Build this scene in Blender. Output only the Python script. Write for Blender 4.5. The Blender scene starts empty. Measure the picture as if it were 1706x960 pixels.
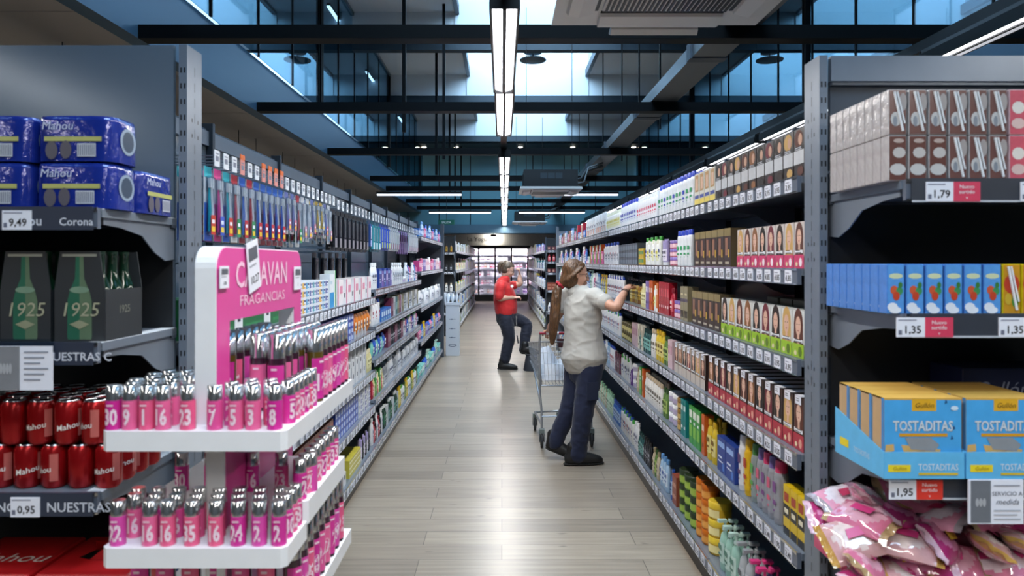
import bpy, math, random
from mathutils import Vector, Matrix
C = bpy.context.scene.collection
R = math.radians
# ------------------------------------------------------------------ camera, world, exposure
F = 1180.0
cam = bpy.data.objects.new('camera', bpy.data.cameras.new('camera'))
C.objects.link(cam)
cam.location = (0, 0, 1.6)
cam.rotation_euler = (R(90), 0, 0)
cam.data.sensor_width = 36
cam.data.lens = 36 * F / 1706
cam.data.shift_x = 17 / 1706
cam.data.shift_y = -44 / 1706
cam.data.clip_end = 200
cam.data.dof.use_dof = True
cam.data.dof.focus_distance = 6.6
cam.data.dof.aperture_fstop = 4.2
bpy.context.scene.camera = cam
sc = bpy.context.scene
sc.view_settings.view_transform = 'Standard'
sc.view_settings.look = 'None'
sc.view_settings.gamma = 1
sc.view_settings.use_curve_mapping = False
sc.view_settings.exposure = 0.38
sc.cycles.max_bounces = 7
sc.cycles.diffuse_bounces = 4
sc.cycles.glossy_bounces = 3
sc.cycles.transmission_bounces = 4
sc.cycles.transparent_max_bounces = 12
sc.cycles.sample_clamp_indirect = 4
sc.cycles.caustics_reflective = False
sc.cycles.caustics_refractive = False
W = bpy.data.worlds.new('world'); sc.world = W; W.use_nodes = True
W.node_tree.nodes['Background'].inputs[0].default_value = (.42, .68, 1, 1)
W.node_tree.nodes['Background'].inputs[1].default_value = 1.0
SKY_POWER = 175      # each skylight opening
LAMP_POWER = 17      # each hanging lamp
def area(name, loc, rot, sx, sy, power, col):
    l = bpy.data.lights.new(name, 'AREA'); l.shape = 'RECTANGLE'; l.size = sx; l.size_y = sy
    l.energy = power; l.color = col
    o = bpy.data.objects.new(name, l); C.objects.link(o); o.location = loc; o.rotation_euler = rot
    return o
SKYL = [(x0, x1, y0, y1) for (x0, x1) in ((-7.0, -3.6), (-.75, 1.85), (4.7, 7.4)) for (y0, y1) in ((-1.5, 2.4), (3.6, 7.0), (7.8, 11.35), (12.0, 15.15), (16.2, 19.95))]
for (x0, x1, y0, y1) in SKYL:
    area('skylight_daylight', ((x0+x1)/2, y0+.75, 6.7), (R(52), 0, 0), x1-x0-.1, 2.0, SKY_POWER, (.52, .77, 1))

# ------------------------------------------------------------------ materials
_m = {}
def lin(h):
    h = h.lstrip('#'); v = [int(h[i:i+2], 16) / 255 for i in (0, 2, 4)]
    return [(c / 12.92 if c <= .04045 else ((c + .055) / 1.055) ** 2.4) for c in v] + [1]
def M(h, rough=.45, metal=0.0, noise=.12, scale=30, coat=0.0, name=None):
    key = (h, rough, metal, noise, scale, coat)
    if key in _m: return _m[key]
    m = bpy.data.materials.new(name or 'paint_' + h.lstrip('#')); m.use_nodes = True
    nt = m.node_tree; b = nt.nodes['Principled BSDF']
    b.inputs['Roughness'].default_value = rough; b.inputs['Metallic'].default_value = metal
    b.inputs['Coat Weight'].default_value = coat
    c = lin(h)
    tc = nt.nodes.new('ShaderNodeTexCoord'); n = nt.nodes.new('ShaderNodeTexNoise'); n.inputs['Scale'].default_value = scale
    nt.links.new(tc.outputs['Object'], n.inputs['Vector'])
    r = nt.nodes.new('ShaderNodeMix'); r.data_type = 'RGBA'
    r.inputs[6].default_value = [x * (1 - noise) for x in c[:3]] + [1]
    r.inputs[7].default_value = [min(1, x * (1 + noise)) for x in c[:3]] + [1]
    nt.links.new(n.outputs['Fac'], r.inputs[0]); nt.links.new(r.outputs[2], b.inputs['Base Color'])
    _m[key] = m; return m
def emit(h, s, name):
    if name in _m: return _m[name]
    m = bpy.data.materials.new(name); m.use_nodes = True; b = m.node_tree.nodes['Principled BSDF']
    b.inputs['Base Color'].default_value = lin(h); b.inputs['Emission Color'].default_value = lin(h); b.inputs['Emission Strength'].default_value = s
    _m[name] = m; return m
def glassm(h, gloss, name, rough=.03):
    if name in _m: return _m[name]
    m = bpy.data.materials.new(name); m.use_nodes = True; nt = m.node_tree; nt.nodes.clear()
    o = nt.nodes.new('ShaderNodeOutputMaterial'); t = nt.nodes.new('ShaderNodeBsdfTransparent'); g = nt.nodes.new('ShaderNodeBsdfGlossy')
    t.inputs[0].default_value = lin(h); g.inputs['Roughness'].default_value = rough; g.inputs[0].default_value = (.8, .9, 1, 1)
    mx = nt.nodes.new('ShaderNodeMixShader'); mx.inputs[0].default_value = gloss
    nt.links.new(t.outputs[0], mx.inputs[1]); nt.links.new(g.outputs[0], mx.inputs[2]); nt.links.new(mx.outputs[0], o.inputs[0])
    _m[name] = m; return m
STEEL = M('#7d8794', .35, .35, .08, 12, name='shelf_steel'); STEEL_D = M('#454d58', .45, .3, .1, 10, name='dark_steel')
PANEL = M('#6c7986', .2, .2, .06, 4, name='back_panel_grey'); PANEL_D = M('#2a2c30', .5, .1, .1, 6, name='back_panel_dark')
BLACK = M('#0d0e10', .4, 0, .1, 20, name='black_paint'); WHITE = M('#e9ecf0', .4, 0, .04, 20, name='white_plastic')
RAIL = M('#646c7a', .3, .1, .05, 8, name='price_rail_grey'); TAG = M('#e4e7f2', .5, 0, .03, 40, name='tag_paper'); INK = M('#20222a', .6, 0, .1, 40, name='ink')
CHROME = M('#c9ccd0', .18, 1, .05, 20, name='chrome'); BEAM = M('#080b0f', .5, .1, .1, 6, name='beam_dark')

BEAM.node_tree.nodes['Principled BSDF'].inputs['Specular IOR Level'].default_value = .12
# ------------------------------------------------------------------ mesh building
class MB:
    def __init__(s): s.v = []; s.f = []; s.m = []; s.sm = []; s.mats = []
    def mi(s, m):
        if m not in s.mats: s.mats.append(m)
        return s.mats.index(m)
    def add(s, vs, fs, m, smooth=False):
        o = len(s.v); s.v += [tuple(v) for v in vs]; i = s.mi(m)
        for f in fs: s.f.append([o + k for k in f]); s.m.append(i); s.sm.append(smooth)
    def join(s, o, T=None):
        off = len(s.v); s.v += [tuple(T @ Vector(v)) if T else v for v in o.v]
        for f, m, sm in zip(o.f, o.m, o.sm): s.f.append([off + k for k in f]); s.m.append(s.mi(o.mats[m])); s.sm.append(sm)
        return s
    def box(s, x0, x1, y0, y1, z0, z1, m, b=0):
        if b:
            P = [(x0, y0, 1, 1), (x1, y0, -1, 1), (x1, y1, -1, -1), (x0, y1, 1, -1)]; r = []
            for zz, i in ((z0, b), (z0+b, 0), (z1-b, 0), (z1, b)):
                for px, py, sx, sy in P:
                    u = (px + sx*i, py + sy*(i+b), zz); w = (px + sx*(i+b), py + sy*i, zz)
                    r += [u, w] if sx*sy > 0 else [w, u]
            fs = []
            for L in range(3):
                for i in range(8): fs.append((L*8+i, L*8+(i+1) % 8, L*8+8+(i+1) % 8, L*8+8+i))
            fs += [tuple(range(7, -1, -1)), tuple(range(24, 32))]
            s.add(r, fs, m); return s
        v = [(x0, y0, z0), (x1, y0, z0), (x1, y1, z0), (x0, y1, z0), (x0, y0, z1), (x1, y0, z1), (x1, y1, z1), (x0, y1, z1)]
        s.add(v, [(0, 3, 2, 1), (4, 5, 6, 7), (0, 1, 5, 4), (1, 2, 6, 5), (2, 3, 7, 6), (3, 0, 4, 7)], m); return s
    def quad(s, p, m): s.add(p, [tuple(range(len(p)))], m); return s
    def rect(s, x0, x1, z0, z1, y, m): return s.quad([(x0, y, z0), (x1, y, z0), (x1, y, z1), (x0, y, z1)], m)
    def ell(s, cx, cz, rx, rz, y, m, n=12):
        return s.quad([(cx + rx*math.cos(2*math.pi*i/n), y, cz + rz*math.sin(2*math.pi*i/n)) for i in range(n)], m)
    def lathe(s, prof, m, n=12, sx=1, sy=1, cx=0, cy=0, a0=0, smooth=True, caps=True):
        v = []; k = len(prof)
        for (r, z) in prof:
            for i in range(n):
                a = 2*math.pi*(i+.5)/n + a0; v.append((cx + r*sx*math.cos(a), cy + r*sy*math.sin(a), z))
        fs = [(L*n+i, L*n+(i+1) % n, L*n+n+(i+1) % n, L*n+n+i) for L in range(k-1) for i in range(n)]
        s.add(v, fs, m, smooth)
        if caps:
            s.add(v[:n], [tuple(range(n-1, -1, -1))], m); s.add(v[-n:], [tuple(range(n))], m)
        return s
    def tube(s, pts, r, m, n=6, caps=True, smooth=True):
        pts = [Vector(p) for p in pts]; rs = r if isinstance(r, (list, tuple)) else [r]*len(pts); v = []
        up = None
        for i, p in enumerate(pts):
            t = (pts[min(i+1, len(pts)-1)] - pts[max(i-1, 0)]).normalized()
            if up is None: up = t.orthogonal().normalized()
            up = (up - t*up.dot(t)); up = up.normalized() if up.length > 1e-6 else t.orthogonal().normalized()
            w = t.cross(up)
            for k in range(n):
                a = 2*math.pi*k/n; v.append(p + (up*math.cos(a) + w*math.sin(a))*rs[i])
        fs = [(L*n+i, L*n+(i+1) % n, L*n+n+(i+1) % n, L*n+n+i) for L in range(len(pts)-1) for i in range(n)]
        s.add(v, fs, m, smooth)
        if caps: s.add(v[:n], [tuple(range(n-1, -1, -1))], m); s.add(v[-n:], [tuple(range(n))], m)
        return s
    def prism(s, poly, a, b, m, axis='x'):
        """poly in the plane across the axis; for x: (y,z), y: (x,z), z: (x,y)"""
        def P(u, w, t): return (t, u, w) if axis == 'x' else (u, t, w) if axis == 'y' else (u, w, t)
        n = len(poly); v = [P(u, w, a) for u, w in poly] + [P(u, w, b) for u, w in poly]
        s.add(v, [tuple(range(n-1, -1, -1)), tuple(range(n, 2*n))] + [(i, (i+1) % n, n+(i+1) % n, n+i) for i in range(n)], m); return s
    def mesh(s, name):
        me = bpy.data.meshes.new(name); me.from_pydata(s.v, [], s.f)
        for m in s.mats: me.materials.append(m)
        me.polygons.foreach_set('material_index', s.m); me.polygons.foreach_set('use_smooth', s.sm); me.update(); return me
    def build(s, name, parent=None, loc=None, rz=0):
        o = bpy.data.objects.new(name, s.mesh(name)); C.objects.link(o)
        if parent: o.parent = parent
        if loc is not None: o.location = loc
        if rz: o.rotation_euler.z = rz
        return o
_t = {}
def bump(m, scale, strength, dist=.003):
    nt = m.node_tree; b = nt.nodes['Principled BSDF']; n = nt.nodes.new('ShaderNodeTexNoise'); n.inputs['Scale'].default_value = scale; n.inputs['Detail'].default_value = 3
    tc = nt.nodes.new('ShaderNodeTexCoord'); nt.links.new(tc.outputs['Object'], n.inputs['Vector']); p = nt.nodes.new('ShaderNodeBump'); p.inputs['Strength'].default_value = strength; p.inputs['Distance'].default_value = dist
    nt.links.new(n.outputs['Fac'], p.inputs['Height']); nt.links.new(p.outputs[0], b.inputs['Normal']); nt.links.new(p.outputs[0], b.inputs['Coat Normal']); return m
def text(mb, s, size, m, x, z, y, align='CENTER', T=None, wide=1.0, shear=0, fat=0):
    """letters standing in the x-z plane, read from -y"""
    key = (s, align, fat)
    if key not in _t:
        cu = bpy.data.curves.new('lettering', 'FONT'); cu.body = s; cu.align_x = align; cu.resolution_u = 2; cu.size = 1; cu.offset = fat
        ob = bpy.data.objects.new('lettering', cu); C.objects.link(ob)
        me = ob.to_mesh(); _t[key] = ([tuple(v.co) for v in me.vertices], [tuple(p.vertices) for p in me.polygons])
        ob.to_mesh_clear(); bpy.data.objects.remove(ob); bpy.data.curves.remove(cu)
    vs, fs = _t[key]
    v = [Vector((x + (a + b*shear)*size*wide, y, z + b*size)) for a, b, c in vs]
    if T: v = [T @ q for q in v]
    mb.add(v, fs, m); return mb
def tag(o, label=None, cat=None, group=None, kind=None):
    if label: o['label'] = label
    if cat: o['category'] = cat
    if group: o['group'] = group
    if kind: o['kind'] = kind
    return o
def empty(name, loc=(0, 0, 0), rz=0, label=None, cat=None, group=None):
    o = bpy.data.objects.new(name, None); C.objects.link(o); o.location = loc; o.rotation_euler.z = rz
    return tag(o, label, cat, group)
def struct(name, mb, parent=None):
    o = mb.build(name, parent)
    if not parent: o['kind'] = 'structure'
    return o
ONES = 'first second third fourth fifth sixth seventh eighth ninth tenth eleventh twelfth thirteenth fourteenth fifteenth sixteenth seventeenth eighteenth nineteenth'.split()
TENS = ['', '', 'twent', 'thirt', 'fort', 'fift', 'sixt', 'sevent', 'eight', 'ninet']
def nth(n):
    n += 1
    if n > 100: return 'hundred-and-' + nth(n - 101)
    if n == 100: return 'hundredth'
    if n < 20: return ONES[n-1]
    t, u = divmod(n, 10)
    return TENS[t] + ('ieth' if u == 0 else 'y-' + ONES[u-1])
# ------------------------------------------------------------------ room shell
def floor_mat():
    m = bpy.data.materials.new('wood_look_planks'); m.use_nodes = True; nt = m.node_tree; b = nt.nodes['Principled BSDF']
    tc = nt.nodes.new('ShaderNodeTexCoord'); br = nt.nodes.new('ShaderNodeTexBrick')
    br.inputs['Scale'].default_value = 1; br.inputs['Brick Width'].default_value = 1.2; br.inputs['Row Height'].default_value = .2
    br.inputs['Mortar Size'].default_value = .0022; br.offset = .37; br.inputs['Bias'].default_value = 0
    br.inputs['Color1'].default_value = lin('#9c9182'); br.inputs['Color2'].default_value = lin('#857b6f'); br.inputs['Mortar'].default_value = lin('#5a544c')
    nt.links.new(tc.outputs['Object'], br.inputs['Vector'])
    mp = nt.nodes.new('ShaderNodeMapping'); mp.inputs['Scale'].default_value = (1.3, 22, 1)
    n = nt.nodes.new('ShaderNodeTexNoise'); n.inputs['Scale'].default_value = 1.6; n.inputs['Detail'].default_value = 6
    nt.links.new(tc.outputs['Object'], mp.inputs[0]); nt.links.new(mp.outputs[0], n.inputs['Vector'])
    mx = nt.nodes.new('ShaderNodeMix'); mx.data_type = 'RGBA'; mx.blend_type = 'OVERLAY'; mx.inputs[0].default_value = .45
    nt.links.new(br.outputs['Color'], mx.inputs[6]); nt.links.new(n.outputs['Fac'], mx.inputs[7])
    # small dark knots
    n2 = nt.nodes.new('ShaderNodeTexNoise'); n2.inputs['Scale'].default_value = 4.5; mp2 = nt.nodes.new('ShaderNodeMapping'); mp2.inputs['Scale'].default_value = (1, 3.5, 1)
    nt.links.new(tc.outputs['Object'], mp2.inputs[0]); nt.links.new(mp2.outputs[0], n2.inputs['Vector'])
    cr = nt.nodes.new('ShaderNodeValToRGB'); cr.color_ramp.elements[0].position = .70; cr.color_ramp.elements[1].position = .76
    nt.links.new(n2.outputs['Fac'], cr.inputs[0])
    mk = nt.nodes.new('ShaderNodeMix'); mk.data_type = 'RGBA'; nt.links.new(cr.outputs[0], mk.inputs[0]); mk.inputs[7].default_value = lin('#6e665c')
    nt.links.new(mx.outputs[2], mk.inputs[6]); nt.links.new(mk.outputs[2], b.inputs['Base Color'])
    b.inputs['Roughness'].default_value = .30
    return m
struct('floor', MB().quad([(-9.5, -3, 0), (9.5, -3, 0), (9.5, 31, 0), (-9.5, 31, 0)], floor_mat()))
UW = M('#d3dde4', .7, 0, .03, 2, name='upper_white_plaster'); DARKC = M('#1d2a33', .6, 0, .1, 3, name='dark_ceiling'); TEALW = M('#4c7080', .5, 0, .06, 1, name='teal_wall')
CZ = 5.6
mb = MB()   # ceiling at CZ with openings: strips between skylights
xs = [-9.5, -7.0, -3.6, -.75, 1.85, 4.7, 7.4, 9.5]; ys = [-3, -1.5, 2.4, 3.6, 7.0, 7.8, 11.35, 12.0, 15.15, 16.2, 19.95, 21.5]
op = {(round(a, 2), round(c, 2)) for (a, b, c, d) in SKYL}
for i in range(len(xs)-1):
    for j in range(len(ys)-1):
        if (round(xs[i], 2), round(ys[j], 2)) not in op: mb.box(xs[i], xs[i+1], ys[j], ys[j+1], CZ, CZ+.12, UW)
struct('ceiling', mb)
k = 0
for (x0, x1, y0, y1) in SKYL:   # skylight shafts with a frosted pane on top
    k += 1
    e = bpy.data.objects.new('window_%d' % k, None); C.objects.link(e); e['kind'] = 'structure'
    m = MB(); t = .06
    m.box(x0-t, x0, y0-t, y1+t, CZ+.12, 7.0, UW); m.box(x1, x1+t, y0-t, y1+t, CZ+.12, 7.0, UW)
    m.box(x0, x1, y0-t, y0, CZ+.12, 7.0, UW); m.box(x0, x1, y1-.03, y1-.002, 5.141, 7.6, UW); m.build('window_shaft', e)
    f = MB()
    for xx in (x0, x1-.07): f.box(xx, xx+.07, y0, y1, CZ-.05, CZ+.10, STEEL_D)
    f.build('window_frame', e)
k = 0
for yd in (11.35, 15.15, 19.95):   # deep transverse bulkheads
    k += 1
    struct('trim_%d' % k, MB().box(-9.5, 9.5, yd, yd+.14, 5.14, CZ, UW))
    k += 1
    struct('trim_%d' % k, MB().box(-9.5, 9.5, yd-.05, yd+.12, 4.98, 5.14, M('#22313c', .5, .2, .08, 3, name='bulkhead_flange')))
# left fascia and soffit
FAS = M('#43617a', .35, .15, .06, .7, name='fascia_blue_steel'); SOF = M('#aaa5a2', .28, .1, .12, 1.5, name='soffit_bronze')
struct('wall_left_fascia', MB().box(-2.56, -2.44, -3, 21.5, 3.1, 3.62, FAS))
sf = MB(); y = -3.0
while y < 21.4:
    sf.box(-3.45, -2.56, y, min(y+1.44, 21.5), 3.1, 3.16, SOF); sf.box(-4.4, -3.46, y, min(y+1.44, 21.5), 3.1, 3.16, SOF); y += 1.45
struct('ceiling_soffit_left', sf)
struct('ceiling_low_left', MB().box(-9.5, -4.45, -3, 21.5, 3.25, 3.35, M('#17181b', .6, 0, .1, 3, name='black_low_ceiling')))
struct('ceiling_low_right', MB().box(4.3, 9.5, -3, 21.5, 3.25, 3.35, M('#17181b', .6, 0, .1, 3)))
FAR = M('#24303a', .5, .2, .1, 2)
struct('wall_right_fascia', MB().box(4.0, 4.12, -3, 21.5, 3.1, 3.45, FAS))
# glass walls of the upper void
GL = glassm('#a7bfc9', .12, 'upper_glass')
def glass_wall(name, x, y0, y1, z0, z1, step):
    e = bpy.data.objects.new(name, None); C.objects.link(e); e['kind'] = 'structure'
    y = y0; jm = MB()
    while y < y1 - .01:
        jm.box(x-.012, x+.012, y-.012, y+.012, z0, z1, BEAM)
        MB().box(x-.006, x+.006, y+.012, min(y+step, y1)-.012, z0, z1, GL).build('pane', e); y += step
    jm.build('joint_strip', e)
    for yy in (3.7, 9.4, 15.1, 20.8):
        f = MB(); f.box(x-.05, x+.02, yy-.05, yy-.005, z0, z1, BEAM); f.box(x-.05, x+.02, yy+.02, yy+.065, z0, z1, BEAM); f.build('mullion', e)
    MB().box(x-.03, x+.03, y0, y1, z1-.06, z1, M('#5c7483', .3, .6, .05, 10)).build('top_rail', e)
glass_wall('window_left_glazing', -2.4, -1, 21.4, 3.62, CZ, 1.14)
glass_wall('window_right_glazing', 4.06, -1, 21.4, 3.45, CZ, 1.14)
# far transverse glazed wall above the passage, panels with seams
TG = M('#6fa0b0', .16, .1, .10, .35, name='teal_glass_panel')
e = bpy.data.objects.new('wall_far_glazed', None); C.objects.link(e); e['kind'] = 'structure'
pn = MB(); x = -9.5
while x < 9.4:
    for z0, z1 in ((2.72, 3.42), (3.44, 4.2), (4.22, 4.98)): pn.box(x+.01, x+.93, 21.5, 21.56, z0, z1, TG)
    x += .95
pn.build('glass_panel', e)
MB().box(-9.5, 9.5, 21.56, 21.62, 2.6, CZ, M('#14222b', .6)).build('backing', e)
struct('ceiling_downlight_slab', MB().box(-9.5, 9.5, 20.36, 21.5, 5.0, 5.12, M('#2a3640', .5)))
struct('ceiling_dairy_hall', MB().box(-9.5, 9.5, 21.56, 31, 2.72, 2.84, M('#39505f', .6)))
struct('wall_dairy_bulkhead', MB().box(-9.5, 9.5, 21.38, 21.5, 2.46, 2.72, M('#4d6b7e', .5, 0, .05, 3)))
SW = M('#22323d', .6, 0, .06, .8, name='side_wall_paint')
struct('wall_left', MB().box(-9.6, -9.5, -3, 31, 0, CZ, TEALW)); struct('wall_right', MB().box(9.5, 9.6, -3, 31, 0, CZ, TEALW))
struct('wall_back', MB().box(-9.5, 9.5, -3.1, -3, 0, CZ, SW)); struct('wall_far', MB().box(-9.5, 9.5, 31, 31.1, 0, 2.84, M('#8d99a5', .6)))
# upper side walls behind the glass, paler
struct('wall_upper_left', MB().box(-9.49, -9.44, -3, 21.4, 3.36, CZ, M('#8fb4c4', .5, 0, .05, .6)))
struct('wall_upper_right', MB().box(9.44, 9.49, -3, 21.4, 3.36, CZ, M('#8fb4c4', .5, 0, .05, .6)))
# cross beams
k = 7
for yb in (4.75, 7.05, 9.9, 13.1, 14.9, 18.0, 20.3):
    struct('trim_%d' % k, MB().box(-2.44, 4.0 if yb > 5 else 6.5, yb, yb+.13, 3.1, 3.19, BEAM)); k += 1
for yb in ():
    struct('trim_%d' % k, MB().box(-2.44, 4.0, yb, yb+.06, 3.3, 3.35, BEAM)); k += 1
for i, (x, y) in enumerate([(-1.2, d) for d in (8.7, 13.0, 16.3, 18.2, 20.9)] + [(-.9, 11.0)] + [(1.9, d) for d in (8.5, 9.8, 11.2, 13.3, 15.5, 17.4)]):
    tk = .022 if x < 0 else .010
    struct('trim_%d' % k, MB().box(x-tk, x+tk, y-tk, y+tk, 3.19, CZ, BEAM)); k += 1
for (x, y0, z) in ((2.9, 1, 3.0),):
    struct('trim_%d' % k, MB().box(x-.03, x+.03, y0, 21, z+.04, z+.10, BEAM)); k += 1
# galvanised cable duct
GALV = M('#70757a', .3, .55, .2, 2.5, name='galvanised')
d = empty('cable_duct', (1.62, 1, 3.2), label='long galvanised steel duct running above the aisle towards the fridges', cat='duct')
for i in range(9):
    MB().box(-.13, .13, i*2.3+.02, i*2.3+2.28, 0, .11, GALV).build('duct_section', d)
    if i: MB().box(-.145, .145, i*2.3-.06, i*2.3+.06, -.008, .125, STEEL_D).build('duct_joint', d)
# ------------------------------------------------------------------ lamps
TUBE = emit('#f4f6ff', 9, 'lamp_tube')
HOUS = M('#0b0c0f', .4, .3)
def lamp(x, y0, L, z, n, label, group, w=.085, light=True, power=None):
    e = empty('hanging_lamp', (x, y0, z), 0, label, 'lamp', group)
    h = MB(); h.prism([(-w*.72, .045), (w*.72, .045), (w*.62, .085), (-w*.62, .085)], 0, L, HOUS, 'y')
    h.box(-w*.78, -w*.64, 0, L, -.0, .06, HOUS); h.box(w*.64, w*.78, 0, L, 0, .06, HOUS); h.box(-w*.7, w*.7, -.012, .0, 0, .075, HOUS); h.box(-w*.7, w*.7, L, L+.012, 0, .075, HOUS); h.build('housing', e)
    for s in (-1, 1):
        t = MB(); t.prism([(s*.010, .004), (s*w*.60, .018), (s*w*.62, .043), (s*.010, .043)], .01, L-.01, TUBE, 'y'); t.build('tube', e)
    MB().box(-.008, .008, 0, L, -.004, .043, HOUS).build('divider', e)
    r = MB()
    for yy in (L*.15, L*.85): r.tube([(0, yy, .08), (0, yy, (2.789-z) if abs(x) < .2 else (2.80-z) if x > 2 else .35)], .004, BLACK, 4)
    r.build('suspension_wire', e)
    if light:
        l = area('lamp_light', (x, y0+L/2, z-.02), (0, 0, 0), w*1.2, L, power or LAMP_POWER, (1, .94, .86)); l.data.spread = R(165)
    return e
CEN = [(2.3, 1.55), (4.22, 1.45), (6.02, 0)]
spots = [(.55, 1.5), (2.35, 1.5), (3.10 + 0, 0)]
rows = [0.6, 2.25, 3.05]
zc = 2.68
# centre line: nearest two, a gap, then a long run
starts = [(-1.2, 1.45), (1.2, 1.45), (3.03, 1.47), (4.58, 1.5)]
starts = [(-2.6, 1.45), (-.9, 1.45), (1.0, 1.5), (3.03, 1.5), (4.56, 1.55)] + [(7.35 + i*1.56, 1.5) for i in range(9)]
for i, (y0, L) in enumerate(starts):
    lamp(.004*y0, y0, L, zc, 2, '%s lamp along the centre line above the aisle' % nth(i), 'white lamps in a line above the aisle')
MB().box(-.012, .05, 0, 21, 0, .03, BLACK).build('lamp_track', None, (0, 0, 2.79))
tag(bpy.data.objects['lamp_track'], 'black track carrying the lamps above the middle of the aisle', 'track')
NY = [-1.0, .7, 2.44] + [4.9+1.625*j for j in range(10)]
for i in range(13):
    lamp(2.38, NY[i], 1.5, 2.69, 2, '%s lamp in the row above the neighbouring aisle' % nth(i), 'lamps above the neighbouring aisle', .075, i < 8)
    if i < 10 : lamp(-3.0, -1.3+i*1.62, 1.5, 2.75, 2, '%s lamp in the row beyond the toothbrush gondola' % nth(i), 'lamps beyond the toothbrush gondola', .075, True)
MB().box(-.03, .03, 0, 19, 0, .06, BLACK).build('lamp_track', None, (2.42, 1.6, 2.80))
tag(bpy.data.objects['lamp_track.001'], 'black track above the neighbouring aisle lamps', 'track')
for (x, y, L, nm) in ((-2.2, 12.45, 1.5, 'crosswise lamp tube over the toothbrush gondola end'), (.75, 12.45, 1.3, 'crosswise lamp tube behind the nearer air conditioner'),
                      (-1.75, 17.0, 1.5, 'faint crosswise lamp tube near the exit sign'), (.4, 17.0, 1.6, 'faint crosswise lamp tube near the farther air conditioner')):
    e = empty('crosswise_lamp', (x, y, 2.76), 0, nm, 'lamp'); MB().box(0, L, -.03, .03, .03, .07, HOUS).build('housing', e); MB().box(.01, L-.01, -.028, .028, 0, .03, emit('#dfe6f2', 1.6, 'dim_tube')).build('tube', e)
for (x, y) in ((-2.62, 10.7), (-2.75, 14.4), (-2.75, 18.9)):
    e = empty('strip_lamp', (x, y, 5.45), 0, 'thin strip lamp high behind the glazing, %s' % ('nearer one' if y < 12 else 'middle one' if y < 16 else 'farther one'), 'lamp')
    MB().box(-.03, .03, 0, 1.1, .02, .06, HOUS).build('housing', e); MB().box(-.025, .025, 0, 1.1, 0, .02, emit('#dfe8ff', 6, 'strip')).build('tube', e)
for i, x in enumerate((-2.3, -1.35, .55, 2.1, 3.9)):
    e = empty('recessed_downlight', (x, 20.95, 4.985), 0, '%s small downlight in the dark slab above the far glazing' % nth(i), 'downlight', 'small downlights above the far glazing')
    MB().lathe([(.09, 0), (.09, .014)], STEEL, 14).build('rim', e); MB().lathe([(.06, -.012), (.065, 0)], emit('#fff0d8', 14, 'downlight'), 12).build('bulb', e)
for i, (x, n) in enumerate(((-3.55, 'behind the left glazing'), (.54, 'over the aisle'), (4.65, 'behind the right glazing'))):
    e = empty('ceiling_diffuser', (x, 12.3, 5.08), 0, 'round two-tier air diffuser hanging %s' % n.replace('left ', 'beer-side ').replace('right ', 'milk-side '), 'air diffuser')
    MB().lathe([(.02, 0), (.23, .012), (.23, .03), (.02, .05)], M('#5d6f7a', .5), 20).build('lower_disc', e)
    MB().lathe([(.02, .13), (.15, .14), (.15, .16), (.02, .17)], M('#5d6f7a', .5), 20).build('upper_disc', e)
    MB().tube([(0, 0, .02), (0, 0, .53)], .012, STEEL, 6).build('rod', e)
# ------------------------------------------------------------------ air conditioners
ACW = M('#dcdad8', .5, 0, .03, 8, name='ac_white')
def aircon(x, y, z, label, W_=.95):
    e = empty('air_conditioner', (x, y, z), 0, label, 'air conditioner')
    h = W_/2
    p = MB(); p.prism([(-h, 0), (h, 0), (h-.01, .035), (-h+.01, .035)], -h, h, ACW, 'y'); p.build('panel', e)
    b = MB(); b.box(-.41, .41, -.41, .41, .04, .30, M('#0f1317', .6)); b.build('body', e)
    f = MB()
    for i in range(3): f.rect(-.16+i*.115, -.055+i*.115, .16, .25, -.415, M('#26313a', .5))
    f.build('knockout_plate', e)
    g = MB(); g.box(-.27, .27, -.24, .24, -.018, .0, ACW); n = 26
    for i in range(n):
        xx = -.255 + i*.51/(n-1); g.box(xx-.0045, xx+.0045, -.23, -.01, -.026, -.018, BLACK); g.box(xx-.0045, xx+.0045, .01, .23, -.026, -.018, BLACK)
    g.build('grille', e)
    for a in range(4):
        l = MB(); T = Matrix.Rotation(a*math.pi/2, 4, 'Z')
        q = MB(); q.prism([(.30, -.002), (.415, -.002), (.425, -.012), (.415, -.03), (.37, -.036), (.305, -.02)], -.27, .27, ACW, 'x')
        s = MB(); s.box(-.27, .27, .285, .30, -.006, .0, BLACK)
        l.join(q, T).join(s, T); l.build('louvre', e)
    # open flap at the far side bulging below the edge
    fl = MB(); fl.prism([(h-.02, 0), (h+.05, -.018), (h+.055, -.024), (h-.01, -.05), (h-.03, -.03)], -.2, .2, ACW, 'x'); fl.build('flap', e)
    r = MB()
    for sx in (-.36, .36): r.tube([(sx, 0, .28), (sx, 0, CZ-z if z+2 < CZ else .5)], .006, BLACK, 5)
    r.build('hanger_rod', e)
    pp = MB(); pp.tube([(.40, .1, .2), (.52, .1, .22), (.60, .1, .35), (.86, .1, .42)], .022, M('#20262b', .6), 8); pp.tube([(.40, 0, .12), (.55, 0, .15), (.62, 0, .38), (.86, .1, .47)], .016, M('#4a5258', .5), 8); pp.build('pipe', e)
aircon(.705, 2.82, 2.70, 'grey-white ceiling cassette air conditioner hanging closest over the aisle')
aircon(.745, 11.15, 2.70, 'middle ceiling cassette air conditioner with black body above the aisle')
aircon(.76, 19.6, 2.66, 'small far ceiling cassette air conditioner by the dairy hall opening')
ex = MB(); ex.box(-.17, .17, -.02, .02, -.05, .05, M('#0f5a4a', .4)); text(ex, 'SALIDA', .06, WHITE, 0, -.022, -.0205); tag(ex.build('exit_sign', None, (-1.17, 14.96, 2.43)), 'small green exit sign hanging beyond the toothbrush gondola', 'sign')
MB().tube([(0, 0, .05), (0, 0, .671)], .006, BLACK, 4).build('sign_rod', bpy.data.objects['exit_sign'])
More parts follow.
